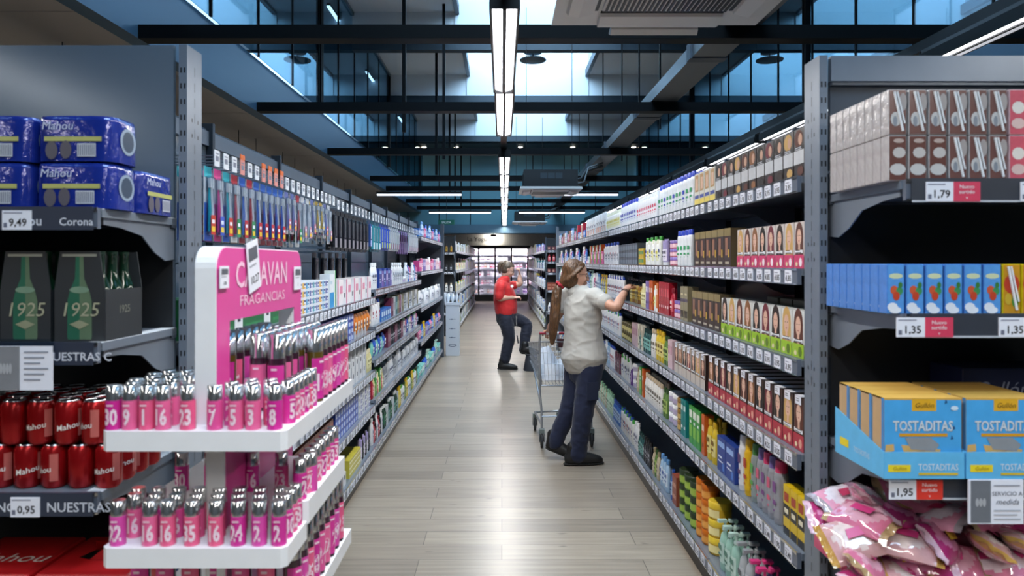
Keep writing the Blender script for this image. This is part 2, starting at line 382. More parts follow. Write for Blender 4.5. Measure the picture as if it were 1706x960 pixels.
# ------------------------------------------------------------------ product kinds
# every kind: front faces -y, origin at the centre of its base
K = {}
def reg(key, name, cat, look, w, d, h, parts):
    """parts: [(part name, MB)], the first is the body"""
    full = MB()
    for _, p in parts: full.join(p)
    K[key] = dict(name=name, cat=cat, look=look, w=w, d=d, h=h, body=parts[0][1].mesh(name), full=full.mesh(name), parts=[(n, p.mesh(n)) for n, p in parts[1:]])
def bars(mb, x0, x1, z, n, y, m, dz=.006, t=.0025):
    rn = random.Random(int(z*1e4)+n)
    for i in range(n): mb.rect(x0 + (x1-x0)*.1*rn.random(), x1 - (x1-x0)*.35*rn.random(), z-i*dz, z-i*dz+t, y, m)
def portrait(mb, cx, cz, s, hair, y, skin='#d9b09a'):
    H = M(hair, .6); S_ = M(skin, .6)
    mb.ell(cx, cz, s*.62, s*.95, y, H, 14); mb.quad([(cx-s*.6, y-.0001, cz), (cx-s*.66, y-.0001, cz-s*1.5), (cx+s*.66, y-.0001, cz-s*1.5), (cx+s*.6, y-.0001, cz)], H)
    mb.quad([(cx-s*.16, y-.0004, cz-s*1.2), (cx+s*.16, y-.0004, cz-s*1.2), (cx+s*.13, y-.0004, cz-s*.4), (cx-s*.13, y-.0004, cz-s*.4)], S_)
    mb.ell(cx, cz-.08*s, s*.36, s*.56, y-.0006, S_, 14)
    D = M('#3b2722', .7)
    for sx in (-1, 1): mb.ell(cx+sx*s*.15, cz+s*.02, s*.07, s*.03, y-.0009, D, 6)
    mb.ell(cx, cz-s*.34, s*.11, s*.035, y-.0009, M('#a34850', .6), 6)
def dye(key, look, bg, hair, base, side=None, w=.079, d=.06, h=.16, motif=None, top=None, label=False):
    b = MB(); b.box(-w/2, w/2, -d/2, d/2, 0, h, M(side or bg, .35)); y = -d/2-.0006
    b.rect(-w/2+.001, w/2-.001, h*.30, h-.002, y, M(bg, .35)); portrait(b, 0, h*.70, w*.64, hair, y-.0005)
    b.rect(-w/2, w/2, 0.001, h*.30, y-.0022, M(base, .35)); b.rect(-w*.40, w*.40, h*.33, h*.40, y-.0024, WHITE)
    bars(b, -w*.35, w*.35, h*.385, 2, y-.0028, INK, .008)
    if motif: b.ell(w*.2, h*.14, w*.16, w*.2, y-.003, M(motif, .4), 8); b.ell(-w*.2, h*.10, w*.12, w*.1, y-.003, M('#e9dcae', .4), 8)
    parts = [('box', b)]
    if label:
        t = MB(); t.box(-w*.28, w*.28, -d/2-.0035, d/2, h, h+.0015, TAG); t.rect(-w*.28, w*.28, h-.028, h+.0015, -d/2-.0035, TAG); bars(t, -w*.2, w*.2, h-.01, 2, -d/2-.0038, INK, .007); parts.append(('top_label', t))
    if top: b.rect(-w/2, w/2, h*.93, h, y-.003, M(top, .35))
    reg(key, 'hair_dye_box', 'hair dye', look, w, d, h, parts)
for i, hr in enumerate(('#2c1d18', '#c9a15e', '#5a2f22', '#8a5a35', '#1b1413', '#6e2230')):
    dye('dye_pink%d' % i, 'pink-based hair dye box', '#d8cfca', hr, '#d3406f', motif='#f4e6ea')
    dye('dye_green%d' % i, 'green-based hair dye box', '#dfe2e0', hr, '#9ec62c', w=.094, motif='#5d7a18', h=.162)
    dye('dye_dark%d' % i, 'dark hair dye box with white tag', '#4a3833', hr, '#b02a3c', side='#241d1f', w=.086, h=.185, motif='#e0a08c', label=True)
    dye('dye_brown%d' % i, 'pale brown-toned hair dye box', '#c9b9ab', hr, '#c8bdb4', side='#3a2a28', w=.084, h=.175, label=True)
    b = MB(); w, d, h = .084, .06, .168; b.box(-w/2, w/2, -d/2, d/2, 0, h, M('#3a3230', .3)); y = -d/2-.0006
    b.ell(-.004, h*.80, w*.42, h*.18, y, M(hr, .6), 12); b.ell(.01, h*.78, w*.2, h*.12, y-.0005, M('#caa088', .6), 10)
    b.rect(-w/2+.001, w/2-.001, h*.28, h*.56, y-.0012, M('#c9ccd0', .35)); b.rect(-w/2+.001, w/2-.001, h*.56, h*.64, y-.0011, BLACK); b.ell(.012, h*.14, w*.3, h*.10, y-.001, M(hr, .6), 10)
    bars(b, -.03, .03, h*.61, 2, y-.0016, TAG, .006, .002)
    reg('dye_black%d' % i, 'hair_dye_box', 'hair dye', 'dark hair dye box with grey band', w, d, h, [('box', b)])
def cbox(key, look, cat, w, d, h, col, bands=(), name=None, txt=None, tcol=None, tsize=.02, tz=.6, side=None, rough=.35):
    name = name or {'carton': 'slim_carton', 'pack': 'wipes_pack'}.get(cat, 'product_box')
    b = MB(); b.box(-w/2, w/2, -d/2, d/2, 0, h, M(side or col, rough)); y = -d/2-.0005
    if side: b.rect(-w/2, w/2, 0, h, y, M(col, rough)); y -= .0004
    for (x0, x1, z0, z1, c) in bands: b.rect(-w/2+x0*w, -w/2+x1*w, z0*h, z1*h, y, M(c, rough)); y -= .00025
    if txt: text(b, txt, tsize, M(tcol or '#ffffff', .5), 0, h*tz, y-.0004)
    reg(key, name, cat, look, w, d, h, [('box', b)])
cbox('blonde', 'pale hair dye box with blonde face', 'hair dye', .085, .06, .17, '#d9d6cb', [(0, 1, 0, .22, '#e7cf63'), (.1, .9, .24, .34, '#46539a'), (.15, .85, .45, .95, '#b58d55'), (.35, .75, .5, .85, '#dcb79f')], 'hair_dye_box')
cbox('gold', 'brown and gold hair care box', 'hair dye', .092, .07, .175, '#3d2d28', [(0, 1, .80, 1, '#8d7d4f'), (.2, .55, .3, .75, '#9b6d55'), (.62, .82, .25, .45, '#c9a33a'), (.2, .8, .08, .14, '#b7ae98')], 'hair_dye_box', side='#5e523a')
cbox('khaki', 'khaki hair oil box', 'box', .075, .06, .19, '#8d8468', [(0, 1, .55, .65, '#4b3f52'), (.1, .9, .1, .3, '#3f372a'), (.2, .8, .75, .8, '#d8cfa9')])
cbox('slate', 'dark slate refill box', 'box', .1, .08, .075, '#3c4244', [(.1, .9, .7, .8, '#80888c'), (.1, .4, .2, .5, '#5d6568')])
cbox('greygreen', 'grey-green hair kit box', 'box', .12, .08, .085, '#59605c', [(0, 1, .8, 1, '#757c76')])
cbox('maroon', 'maroon hair kit box', 'box', .08, .07, .085, '#6d3440', [(.1, .6, .2, .8, '#c29a86')])
cbox('greentall', 'tall green shampoo carton', 'carton', .065, .05, .2, '#3f9a45', [(.1, .9, .7, .9, '#e6ece0'), (.15, .85, .2, .5, '#86c44e'), (.3, .7, .55, .62, '#ffffff')])
cbox('teal', 'teal shampoo carton', 'carton', .05, .05, .2, '#12807f', [(.15, .85, .7, .85, '#d5ecea'), (.2, .8, .2, .28, '#ffffff')])
cbox('orangetall', 'narrow orange carton', 'carton', .05, .05, .2, '#c95c22', [(.15, .85, .6, .75, '#f4dcc8'), (.3, .7, .2, .3, '#7a2a10')])
cbox('bluebox', 'royal blue hair care box', 'box', .12, .06, .16, '#26408e', [(.1, .9, .72, .88, '#8fb0e6'), (.15, .6, .4, .46, '#d6def2'), (.15, .75, .28, .32, '#d6def2'), (.65, .9, .08, .3, '#4c79c9')])
cbox('yb', 'yellow and black hair gel box', 'box', .055, .05, .175, '#d8b81c', [(0, 1, 0, .16, '#16161a'), (0, 1, .36, .62, '#16161a'), (.15, .85, .68, .86, '#a83a24'), (.2, .8, .44, .54, '#e8e2c8')])
cbox('redtall', 'red shampoo carton', 'carton', .05, .05, .2, '#a5182c', [(.2, .8, .55, .8, '#d9515f'), (.25, .75, .2, .28, '#f1d9d9')])
cbox('orange2', 'orange and white conditioner carton', 'carton', .048, .05, .19, '#d9702c', [(.2, .8, .6, .8, '#f7e2c8'), (0, 1, 0, .12, '#ffffff')])
cbox('purple2', 'lilac conditioner carton', 'carton', .05, .05, .195, '#7d6cb0', [(.2, .8, .6, .8, '#efe8fb'), (.2, .8, .2, .28, '#3b2f6e')])
cbox('cream', 'cream-coloured hair mask carton', 'carton', .055, .05, .18, '#d8d2c0', [(.2, .8, .5, .8, '#a79b7e'), (.2, .8, .15, .22, '#6f6650')])
cbox('pinkbox', 'pale pink hair serum carton', 'carton', .05, .05, .17, '#d7b9c1', [(.2, .8, .5, .8, '#b4788c')])
cbox('whiteorange', 'white hair removal carton with orange', 'carton', .07, .05, .19, '#e3e5e8', [(.15, .85, .6, .66, '#30343c'), (.15, .85, .1, .4, '#e08a4a')])
cbox('traydark', 'dark grey tray of soap bars', 'tray', .10, .09, .055, '#4c5560', [(.04, .32, .12, .7, '#73808e'), (.36, .64, .12, .7, '#73808e'), (.68, .96, .12, .7, '#73808e')], 'soap_tray')
cbox('traypale', 'yellow tray of soap bars', 'tray', .09, .09, .06, '#c7a92c', [(.1, .9, .3, .7, '#4f8f5a')], 'soap_tray')
for k_, c1, c2, nm in (('tp0', '#dfe8f2', '#39a5b5', 'turquoise'), ('tp1', '#e6eaf3', '#3b4fa8', 'navy'), ('tp2', '#eceaf0', '#e3b21f', 'yellow'), ('tp3', '#d8e6f0', '#2b9bd1', 'sky blue')):
    cbox(k_, 'white toothpaste box with %s end' % nm, 'toothpaste', .064, .19, .042, c1, [(.05, .4, .15, .85, c2), (.5, .92, .55, .8, '#3f4a7d'), (.5, .8, .2, .35, c2)], 'toothpaste_box')
cbox('tpblue', 'blue toothpaste box', 'toothpaste', .07, .19, .045, '#2b48a8', [(.05, .6, .2, .8, '#c9d6f5'), (.7, .95, .2, .8, '#5d86de')], 'toothpaste_box')
cbox('tpred', 'red toothpaste box', 'toothpaste', .06, .15, .045, '#a93a35', [(.1, .7, .25, .75, '#e3b0a0')], 'toothpaste_box')
cbox('tpwhite', 'plain white toothpaste box', 'toothpaste', .075, .17, .05, '#d7dbe2', [(.1, .7, .3, .7, '#a8b2c4')], 'toothpaste_box')
cbox('bandblue', 'white box with blue lower half', 'box', .1, .06, .2, '#e2e9ee', [(0, 1, 0, .45, '#2f95d2'), (.1, .6, .7, .8, '#bcd2de')])
cbox('bandgreen', 'slim white and green box', 'box', .04, .06, .22, '#dfe9e2', [(.6, 1, 0, 1, '#2f9a50')])
cbox('padspink', 'white cotton pad box with pink side', 'box', .15, .12, .16, '#ebe6e8', [(0, .16, 0, 1, '#d4638c'), (.4, .9, .45, .75, '#d98aa6')])
cbox('whitecube', 'white dental box', 'box', .08, .1, .085, '#dfe2e6', [(.3, .7, .5, .85, '#444b55')])
cbox('greentray', 'dark green display box', 'box', .24, .2, .14, '#1c6a3c', [(.1, .9, .1, .2, '#2f8a52')])
cbox('yellowbox', 'yellow striped cotton box', 'box', .12, .1, .12, '#c9bf4a', [(0, 1, .2, .28, '#f2f0c8'), (0, 1, .5, .58, '#f2f0c8'), (0, 1, .8, .88, '#f2f0c8')])
cbox('kraft', 'brick-red carton', 'carton', .1, .08, .17, '#8c4534', [(.1, .9, .2, .35, '#c38d76'), (.1, .9, .6, .75, '#c38d76')])
cbox('bluepack', 'blue wet wipes pack', 'pack', .1, .07, .1, '#2f6fc0', [(.15, .85, .4, .8, '#cfe2f6'), (.2, .5, .1, .25, '#8fd0c9')])
cbox('mintpack', 'mint green wipes pack', 'pack', .1, .07, .12, '#84c9c0', [(.15, .85, .4, .8, '#eff7f4'), (.2, .6, .1, .25, '#3a9a9a')])
cbox('pinkpack', 'bright pink pads pack', 'pack', .09, .07, .13, '#d24a8c', [(.15, .85, .4, .8, '#f2cfe0'), (.2, .6, .1, .25, '#7b3f9e')])
cbox('violetpack', 'violet pads pack', 'pack', .09, .07, .14, '#6f58a8', [(.15, .85, .4, .8, '#dbd2ef')])
cbox('bookgrey', 'slim grey and white carton', 'carton', .035, .07, .18, '#c4c8ce', [(.2, .8, .3, .7, '#8e949e')])
cbox('bookwine', 'slim wine-coloured carton', 'carton', .035, .07, .17, '#6d2f4a', [(.2, .8, .3, .7, '#b98aa0')])
cbox('bookolive', 'slim olive carton', 'carton', .035, .07, .18, '#75725a', [(.2, .8, .3, .7, '#b8b496')])
cbox('bookteal', 'slim teal carton', 'carton', .035, .07, .17, '#2d6f78', [(.2, .8, .3, .7, '#a2d0d0')])
def bottle(key, look, col, cap, lab=None, w=.06, d=.036, h=.18, neck=.30, caph=.028, capw=.5, name=None, cat='bottle', pump=False, capfirst='cap', ink='#3a4660', n=12, rough=.28, labz=(.18, .62)):
    name = name or ('pump_bottle' if pump else 'flip_top_bottle' if capfirst == 'flat' else 'lotion_bottle' if key[0] == 'w' else 'conditioner_bottle' if key in ('beigeb', 'mintflat', 'paleblue', 'bluecap', 'yelcap') else 'shampoo_bottle')
    b = MB(); H = h-caph; r = w/2; sy = d/w
    if capfirst == 'flat':   # stands upright with a wide cap
        b.lathe([(r*.9, 0), (r, .006), (r, H-.02), (r*.94, H-.004), (r*capw*1.02, H)], M(col, rough), n, 1, sy)
    elif capfirst == 'tube':
        v = MB(); b.lathe([(r*.86, caph), (r*.9, caph+.004), (r, H*.55), (r*1.02, h-.012)], M(col, rough), n, 1, sy, caps=True); b.box(-r*1.02, r*1.02, -.002, .002, h-.016, h, M(col, rough))
    else:
        b.lathe([(r*.88, 0), (r, .008), (r*.99, H*(1-neck)), (r*.8, H*(1-neck*.45)), (r*capw*.9, H-.004), (r*capw*.8, H)], M(col, rough), n, 1, sy)
    parts = [('bottle', b)]; c = MB()
    if capfirst == 'tube': c.lathe([(r*.9, 0), (r*.9, caph)], M(cap, .3), n, 1, sy)
    elif pump:
        c.lathe([(r*capw, H-.001), (r*capw, H+caph*.45), (r*.16, H+caph*.5), (r*.16, h+.012)], M(cap, .3), 8); c.box(-.012, .012, -d*.75, .006, h+.010, h+.022, M(cap, .3))
    else: c.lathe([(r*capw, H-.001), (r*capw*.96, h-.004), (r*capw*.86, h)], M(cap, .3), n, 1, max(sy, .75) if capw < .75 else sy)
    parts.append(('cap', c))
    if lab:
        l = MB(); z0, z1 = labz; k = 7; V = []
        for zz in (z0*h, z1*h):
            for i in range(k):
                a = -math.pi/2 + (i-(k-1)/2)*.32; V.append((r*1.025*math.cos(a), r*1.025*sy*math.sin(a)-.0004, zz))
        l.add(V, [(i, i+1, k+i+1, k+i) for i in range(k-1)], M(lab, .45), True)
        I = M(ink, .5); yy = -d/2*1.03-.0012; l.rect(-w*.30, w*.28, h*(z0+(z1-z0)*.60), h*(z0+(z1-z0)*.86), yy, I); l.rect(-w*.28, w*.3, h*(z0+(z1-z0)*.3), h*(z0+(z1-z0)*.42), yy, I); l.rect(-w*.16, w*.1, h*(z0+(z1-z0)*.14), h*(z0+(z1-z0)*.19), yy, I)
        parts.append(('label', l))
    reg(key, name, cat, look, w, d, h, parts)
bottle('wblue', 'white bottle with blue cap', '#e6eaf0', '#2a3fb4', '#dfe6ee', w=.07, h=.2, capw=.8, ink='#2a3fb4', capfirst='flat', caph=.03)
bottle('wbluegreen', 'white bottle with blue cap and green print', '#e4e9ee', '#2b47c0', '#e4e9ee', w=.07, h=.2, capw=.8, ink='#2f9d62', capfirst='flat', caph=.03)
bottle('wpink', 'white bottle with pink print', '#e8eaef', '#e2e6ee', '#e8eaef', w=.06, h=.18, capw=.8, ink='#df4468', capfirst='flat')
bottle('wyellow', 'white bottle with yellow print', '#eef0ee', '#e2e6d0', '#e8e9c8', w=.07, h=.17, capw=.8, ink='#d3c83a', capfirst='flat')
bottle('wplain', 'plain white lotion bottle', '#e6e7ea', '#e6e7ea', '#dcdfe6', w=.07, h=.21, ink='#414b70')
bottle('wred', 'white bottle with red print and blue cap', '#e7e8ec', '#2346a8', '#e7e8ec', w=.055, h=.2, ink='#b32a3c', capfirst='flat', capw=.75)
bottle('wgreencap', 'white bottle with green cap', '#e4e6e2', '#3fa03f', '#e4e6e2', w=.055, h=.19, ink='#3c4a8a', capfirst='flat', capw=.75)
bottle('wbeige', 'white bottle with beige cap', '#e4e2de', '#b9a78e', '#e4e2de', w=.06, h=.19, ink='#6d6558', capw=.6, n=12)
bottle('amber', 'amber oil bottle with black pump', '#8a5a1c', '#15120f', '#c3a23a', w=.05, d=.045, h=.17, pump=True, capw=.4, ink='#5b3a10')
bottle('ambergold', 'golden oil bottle with black pump', '#a58a3a', '#15120f', '#d2c48a', w=.05, d=.045, h=.17, pump=True, capw=.4, ink='#3b3016')
bottle('yelcap', 'pale yellow bottle', '#d8d098', '#e7e3c4', '#e9e4b8', w=.05, h=.17, ink='#8a8030')
bottle('yellow', 'yellow shampoo bottle', '#d7b92c', '#c9a21e', '#e5d78a', w=.07, h=.2, capw=.5, ink='#7a5a12')
bottle('greenb', 'green shampoo bottle', '#5a7c3a', '#2d4a22', '#a8bf6a', w=.055, h=.18, ink='#23401a')
bottle('tealb', 'dark teal bottle', '#1d4c4c', '#123232', '#7fb5ae', w=.055, h=.17, ink='#0c2c2c')
bottle('mint', 'mint pump bottle', '#9cc7b8', '#b8d6cc', '#c6e0d6', w=.075, d=.045, h=.21, pump=True, capw=.35, ink='#4f7f70')
bottle('greypump', 'grey pump bottle', '#a9afb4', '#9aa0a5', '#c6cbd0', w=.07, d=.045, h=.21, pump=True, capw=.35, ink='#5a6066')
bottle('bluecap', 'bright blue bottle', '#2f6fc4', '#1c4aa0', '#bcd6f0', w=.055, h=.18, ink='#173a86')
bottle('paleblue', 'pale blue bottle', '#9cbad6', '#5d8fc4', '#d5e3f0', w=.065, h=.2, ink='#2a56a0')
bottle('beigeb', 'beige shampoo bottle', '#b9ab90', '#8a7c60', '#d6cdb8', w=.06, h=.18, ink='#6b5d42')
bottle('mintflat', 'pale green shampoo bottle', '#a9cdb0', '#8ab694', '#cfe3cf', w=.07, h=.2, ink='#4a7a55')
bottle('black', 'black bottle', '#1b1c20', '#101114', '#3c3e46', w=.055, h=.18, ink='#c8cad0')
bottle('darkgreen', 'dark green bottle', '#15392b', '#dfe3e3', '#2d6a4c', w=.06, d=.055, h=.2, ink='#d7e4da', capw=.6)
bottle('violet', 'violet bottle', '#5f3d86', '#e0dfe6', '#a98ec6', w=.05, h=.16, ink='#3a2058')
bottle('pinkspray', 'purple bottle with pink trigger', '#3a2458', '#e23f86', '#7b4ea6', w=.065, d=.045, h=.2, pump=True, capw=.4, ink='#e0c8f0')
bottle('redb', 'red squat bottle', '#b01f35', '#7f1022', '#d9606c', w=.07, h=.17, ink='#f1dada')
bottle('whitemilk', 'white capped plastic lotion bottle', '#e8ebf0', '#e8ebf0', None, w=.08, d=.055, h=.2)
bottle('bluewhitecan', 'white and deep blue spray can', '#2c3fa0', '#e6e8ee', '#e3e6ee', w=.065, d=.065, h=.2, capfirst='flat', capw=.85, caph=.045, ink='#2c3fa0', name='spray_can', cat='spray can')
for k_, col, cap, ink, nm in (('silver', '#9a9ca4', '#6a5a96', '#d0607c', 'silver hair spray can with violet cap'), ('silverpink', '#9a9ca4', '#c93a68', '#7a4a86', 'silver hair spray can with pink cap'), ('whitecan', '#e0e2e6', '#d4d8de', '#5a3a6c', 'white hair spray can'), ('yellowcan', '#e0b41c', '#d9a812', '#b3402a', 'yellow hair spray can'), ('limecan', '#8f9a98', '#3f7a3a', '#5aa04a', 'grey mousse can with green cap')):
    bottle(k_, nm, col, cap, col, w=.052, d=.052, h=.235, capfirst='flat', capw=.86, caph=.045, ink=ink, name='spray_can', cat='spray can', labz=(.1, .75))
for k_, col, lab, nm in (('tubewhite', '#e4e6ea', '#c9ced8', 'white cream tube standing on its cap'), ('tubegrey', '#8b8f96', '#c0c4ca', 'grey cream tube standing on its cap'), ('tubegreen', '#4f9a48', '#cfe3b8', 'green cream tube standing on its cap'), ('tubeorange', '#d9752a', '#f5d4a8', 'orange cream tube standing on its cap'), ('tubepink', '#cc6a92', '#f2cfe0', 'pink cream tube standing on its cap'), ('tubelilac', '#a69ccc', '#e9e4f6', 'lilac cream tube standing on its cap')):
    bottle(k_, nm, col, '#d8dade', lab, w=.05, d=.034, h=.165, capfirst='tube', caph=.022, name='cream_tube', cat='tube', ink='#3f4454')
def jar(key, look, col, lid, lab, r=.042, h=.062, name='hair_mask_jar', cat='jar'):
    b = MB().lathe([(r*.9, 0), (r, .005), (r, h*.66)], M(col, .3), 14); l = MB().lathe([(r*1.04, h*.64), (r*1.04, h*.97), (r*.98, h)], M(lid, .3), 14)
    t = MB(); V = []
    for zz in (h*.15, h*.58):
        for i in range(9): a = -math.pi/2 + (i-4)*.3; V.append((r*1.02*math.cos(a), r*1.02*math.sin(a), zz))
    t.add(V, [(i, i+1, 10+i, 9+i) for i in range(8)], M(lab, .4), True)
    reg(key, name, cat, look, r*2.08, r*2.08, h, [('jar', b), ('lid', l), ('label', t)])
jar('jarwhite', 'white hair mask jar', '#d9dade', '#e8e9ec', '#b4aac8'); jar('jarbrown', 'brown hair mask jar', '#6b4a2a', '#8f6b34', '#c9a86a')
jar('jargreen', 'green gel jar with dark lid', '#5f9428', '#26341c', '#9cba4a', .052, .082); jar('jarorange', 'orange hair mask jar', '#d97d1f', '#c0640f', '#e6a04a', .045, .075)
jar('jaryellow', 'yellow hair mask jar', '#e0b62a', '#e3c33a', '#f7e5a0', .055, .085); jar('jarolive', 'olive hair mask jar', '#7d7240', '#4d4526', '#bdb27a', .042, .07)
jar('jarpink', 'pink deodorant jar', '#d46a84', '#7f6ab0', '#f0c8d2', .034, .05)
def pouch(key, look, col, lab, w=.1, d=.05, h=.13, txt=None):
    b = MB(); n = 10; rings = []
    for j in range(7):
        t = j/6; zz = h*t; ww = w/2*(1-.06*math.sin(math.pi*t)); dd = d/2*math.sin(math.pi*min(max(t, .03), .97))**.6
        for i in range(n): a = 2*math.pi*i/n; rings.append((ww*math.copysign(abs(math.cos(a))**.6, math.cos(a)), dd*math.sin(a), zz))
    b.add(rings, [(L*n+i, L*n+(i+1) % n, L*n+n+(i+1) % n, L*n+n+i) for L in range(6) for i in range(n)], M(col, .2), True)
    l = MB(); l.rect(-w*.3, w*.3, h*.35, h*.7, -d/2-.001, M(lab, .4)); l.rect(-w*.2, w*.2, h*.45, h*.55, -d/2-.0015, M('#3a4470', .4))
    reg(key, 'wipes_pouch', 'pouch', look, w, d, h, [('pouch', b), ('label', l)])
pouch('pouchmint', 'mint green sponge pouch', '#7fd0c8', '#e8f6f4'); pouch('pouchblue', 'blue wipes pouch', '#2f62c8', '#dfe8fa', .11, .06, .15); pouch('pouchwhite', 'white diaper pouch', '#d5dce4', '#6aa0c8', .12, .07, .16); pouch('pouchpink', 'pink sponge pouch', '#d983a4', '#f8e3ec', .1, .06, .14); pouch('pouchlime', 'lime green bath sponge pouch', '#a9c53a', '#e6efb8', .1, .06, .13)
pouch('pouchorange', 'orange refill pouch', '#d9812c', '#f4d9b4', .1, .06, .16)
# hanging goods: origin at the hook point (top), hang down
BP = glassm('#e9eef4', .22, 'blister_plastic', .10)
def blister(key, look, cat, w, h, card, bub, item, name='blister_pack', top=None):
    brush = key.startswith('tb'); solid = not brush
    b = MB(); b.box(-w/2, w/2, -.0015, .0015, -h, -.004, M(card if solid else '#c3cad4', .35))
    if brush: b.rect(-w/2, w/2, -h, -h*.50, -.0018, M(card, .35)); b.rect(-w/2, w/2, -h*.16, -.004, -.0018, M(top or card, .35)); b.quad([(-w/2, -.0019, -h*.5), (w/2, -.0019, -h*.5), (w/2, -.0019, -h*.42), (-w/2, -.0019, -h*.5)][:3], M(bub, .35))
    p = MB(); p.box(-w*.38, w*.38, -.020, -.0019, -h*.93, -h*.14, BP if brush else M(bub, .15), .004)
    i_ = MB(); yy = -.0205 if solid else -.0024
    if brush:
        for x0, cc in ((-w*.17, top or item), (w*.15, '#e8ecf4')):
            i_.tube([(x0, -.010, -h*.88), (x0, -.012, -h*.6), (x0, -.010, -h*.32), (x0, -.010, -h*.18)], [.0055, .0065, .0035, .004], M(cc, .3), 6); i_.box(x0-.0055, x0+.0055, -.017, -.009, -h*.30, -h*.17, M('#e8eef6', .5))
        i_.rect(-w*.3, w*.3, -h*.92, -h*.66, -.0205, M(item, .35)); i_.rect(-w*.22, w*.22, -h*.88, -h*.81, -.0209, M('#e8c83a', .4)); i_.rect(-w*.2, w*.18, -h*.77, -h*.72, -.0209, M('#e6e9f2', .4))
    else:
        i_.rect(-w*.28, w*.28, -h*.92, -h*.70, yy, M(item, .4)); i_.rect(-w*.16, -w*.02, -h*.66, -h*.22, yy, M(top or item, .4)); i_.rect(w*.05, w*.18, -h*.66, -h*.22, yy, M('#c8ccd4' if key != 'hangblack' else '#55565e', .4))
    full = MB().join(b).join(p).join(i_)
    K[key] = dict(name=name, cat=cat, look=look, w=w, d=.024, h=h, body=b.mesh(name), full=full.mesh(name), parts=[('bubble', p.mesh('bubble')), ('insert', i_.mesh('insert'))])
blister('tbred', 'red toothbrush blister pack', 'toothbrush pack', .062, .26, '#7f1f2d', '#c7455a', '#b81f30', top='#2b6ad0')
blister('tbblue', 'blue toothbrush blister pack', 'toothbrush pack', .062, .26, '#1f55b8', '#8fb4e8', '#c03a2a', top='#2fb6c8')
blister('tbpink', 'magenta toothbrush blister pack', 'toothbrush pack', .062, .26, '#a8246a', '#d8a0c4', '#3a58c0', top='#e84a9a')
blister('tbgreen', 'green and white toothbrush blister pack', 'toothbrush pack', .062, .26, '#d8dee4', '#a8ccc0', '#2a8a5a', top='#c03040')
blister('tbwhite', 'clear white interdental brush pack', 'brush pack', .06, .23, '#c9d1da', '#d9e2ea', '#c58ea8', top='#e6e9f0')
blister('tbrose', 'clear rose floss pack', 'brush pack', .055, .2, '#dfd6de', '#e0b8c8', '#cc6f90', top='#7f8ad0')
blister('tbpale', 'pale grey floss pack', 'brush pack', .06, .17, '#d8dce2', '#e6eaee', '#b8c0cc', top='#d8b23a')
blister('hangblack', 'black hanging comb pack', 'hanging pack', .10, .25, '#131419', '#1d1e26', '#7e7a84', top='#2c2e38')
blister('hangnavy', 'navy hanging nail kit', 'hanging pack', .09, .22, '#1c2c5c', '#33508f', '#9fb2dc', top='#e6ebf6')
blister('hangteal', 'teal hanging shaver pack', 'hanging pack', .1, .24, '#265f70', '#3e8fa0', '#c3dbe2', top='#16404c')
blister('razor', 'blue and lime razor pack', 'hanging pack', .09, .22, '#26409a', '#3c5cc8', '#c9d63a', top='#c9d63a')
blister('hangwhite', 'white hanging brush pack', 'hanging pack', .08, .22, '#c9ced6', '#b8bfca', '#8c4a66', top='#e4e7ec')
b = MB(); b.lathe([(.045, 0), (.045, .006)], M('#8a6aa0', .3), 18); bb = MB(); T_ = Matrix.Translation((0, -.004, -.07)) @ Matrix.Rotation(R(90), 4, 'X') @ Matrix.Diagonal((1, 1.35, 1, 1)); bb.join(b, T_); g = MB(); g.lathe([(.037, 0), (.037, .0015)], M('#b9c2cc', .05, 1), 18); gg = MB().join(g, Matrix.Translation((0, -.0105, -.07)) @ Matrix.Rotation(R(90), 4, 'X') @ Matrix.Diagonal((1, 1.35, 1, 1))); bb.box(-.008, .008, -.01, -.004, -.24, -.13, M('#8a6aa0', .3))
K['mirror'] = dict(name='hand_mirror', cat='mirror', look='purple-framed hand mirror', w=.095, d=.014, h=.24, body=bb.mesh('hand_mirror'), full=MB().join(bb).join(gg).mesh('hand_mirror'), parts=[('glass', gg.mesh('glass'))])
# ------------------------------------------------------------------ gondolas
_sm = {}
def smesh(key, fn):
    if key not in _sm: _sm[key] = fn()
    return _sm[key]
def inst(name, me, parent, loc=(0, 0, 0), rz=0):
    o = bpy.data.objects.new(name, me); C.objects.link(o); o.parent = parent; o.location = loc; o.rotation_euler.z = rz; return o
XF = 1.0          # aisle-side front of the shelves
DEP = .43
def shelf_mesh(w, dep):
    m = MB(); m.box(-w/2, w/2, .0, dep, -.022, 0, STEEL); m.box(-w/2, w/2, dep-.03, dep, -.03, 0, STEEL_D); return m.mesh('shelf')
def bracket_mesh(dep, th=.004):
    pts = [(0.02, -.022), (dep, -.022), (dep, -.13), (dep*.86, -.135), (dep*.70, -.11), (dep*.52, -.062), (dep*.25, -.045), (.02, -.04)]
    m = MB(); m.prism(pts, -th/2, th/2, STEEL, 'x'); return m.mesh('bracket')
def rail_mesh(w, strip, rm=None):
    m = MB(); m.box(-w/2+.004, w/2-.004, -.014, 0, -.052, .002, rm or RAIL); m.box(-w/2+.004, w/2-.004, -.017, -.013, -.006, .003, CHROME); m.box(-w/2+.004, w/2-.004, -.017, -.013, -.053, -.048, CHROME)
    if strip:
        rn = random.Random(int(w*100)+strip); x = -w/2+.03
        while x < w/2-.05:
            m.rect(x, x+.045, -.046, -.008, -.0150, TAG); bars(m, x+.005, x+.04, -.016, 1, -.0154, INK); m.rect(x+.008, x+.036, -.038, -.026, -.0154, INK); x += rn.choice((.05, .055, .075, .075, .12))
    return m.mesh('price_rail')
def label_mesh(t):
    m = MB(); m.box(-.028, .028, -.0175, -.0145, -.049, -.004, TAG); text(m, t, .028, INK, .003, -.041, -.0180, fat=.02); m.rect(-.019, .01, -.016, -.013, -.0180, M('#8c90a4')); m.rect(-.020, -.012, -.041, -.033, -.0180, M('#8c90a4')); return m.mesh('price_label')
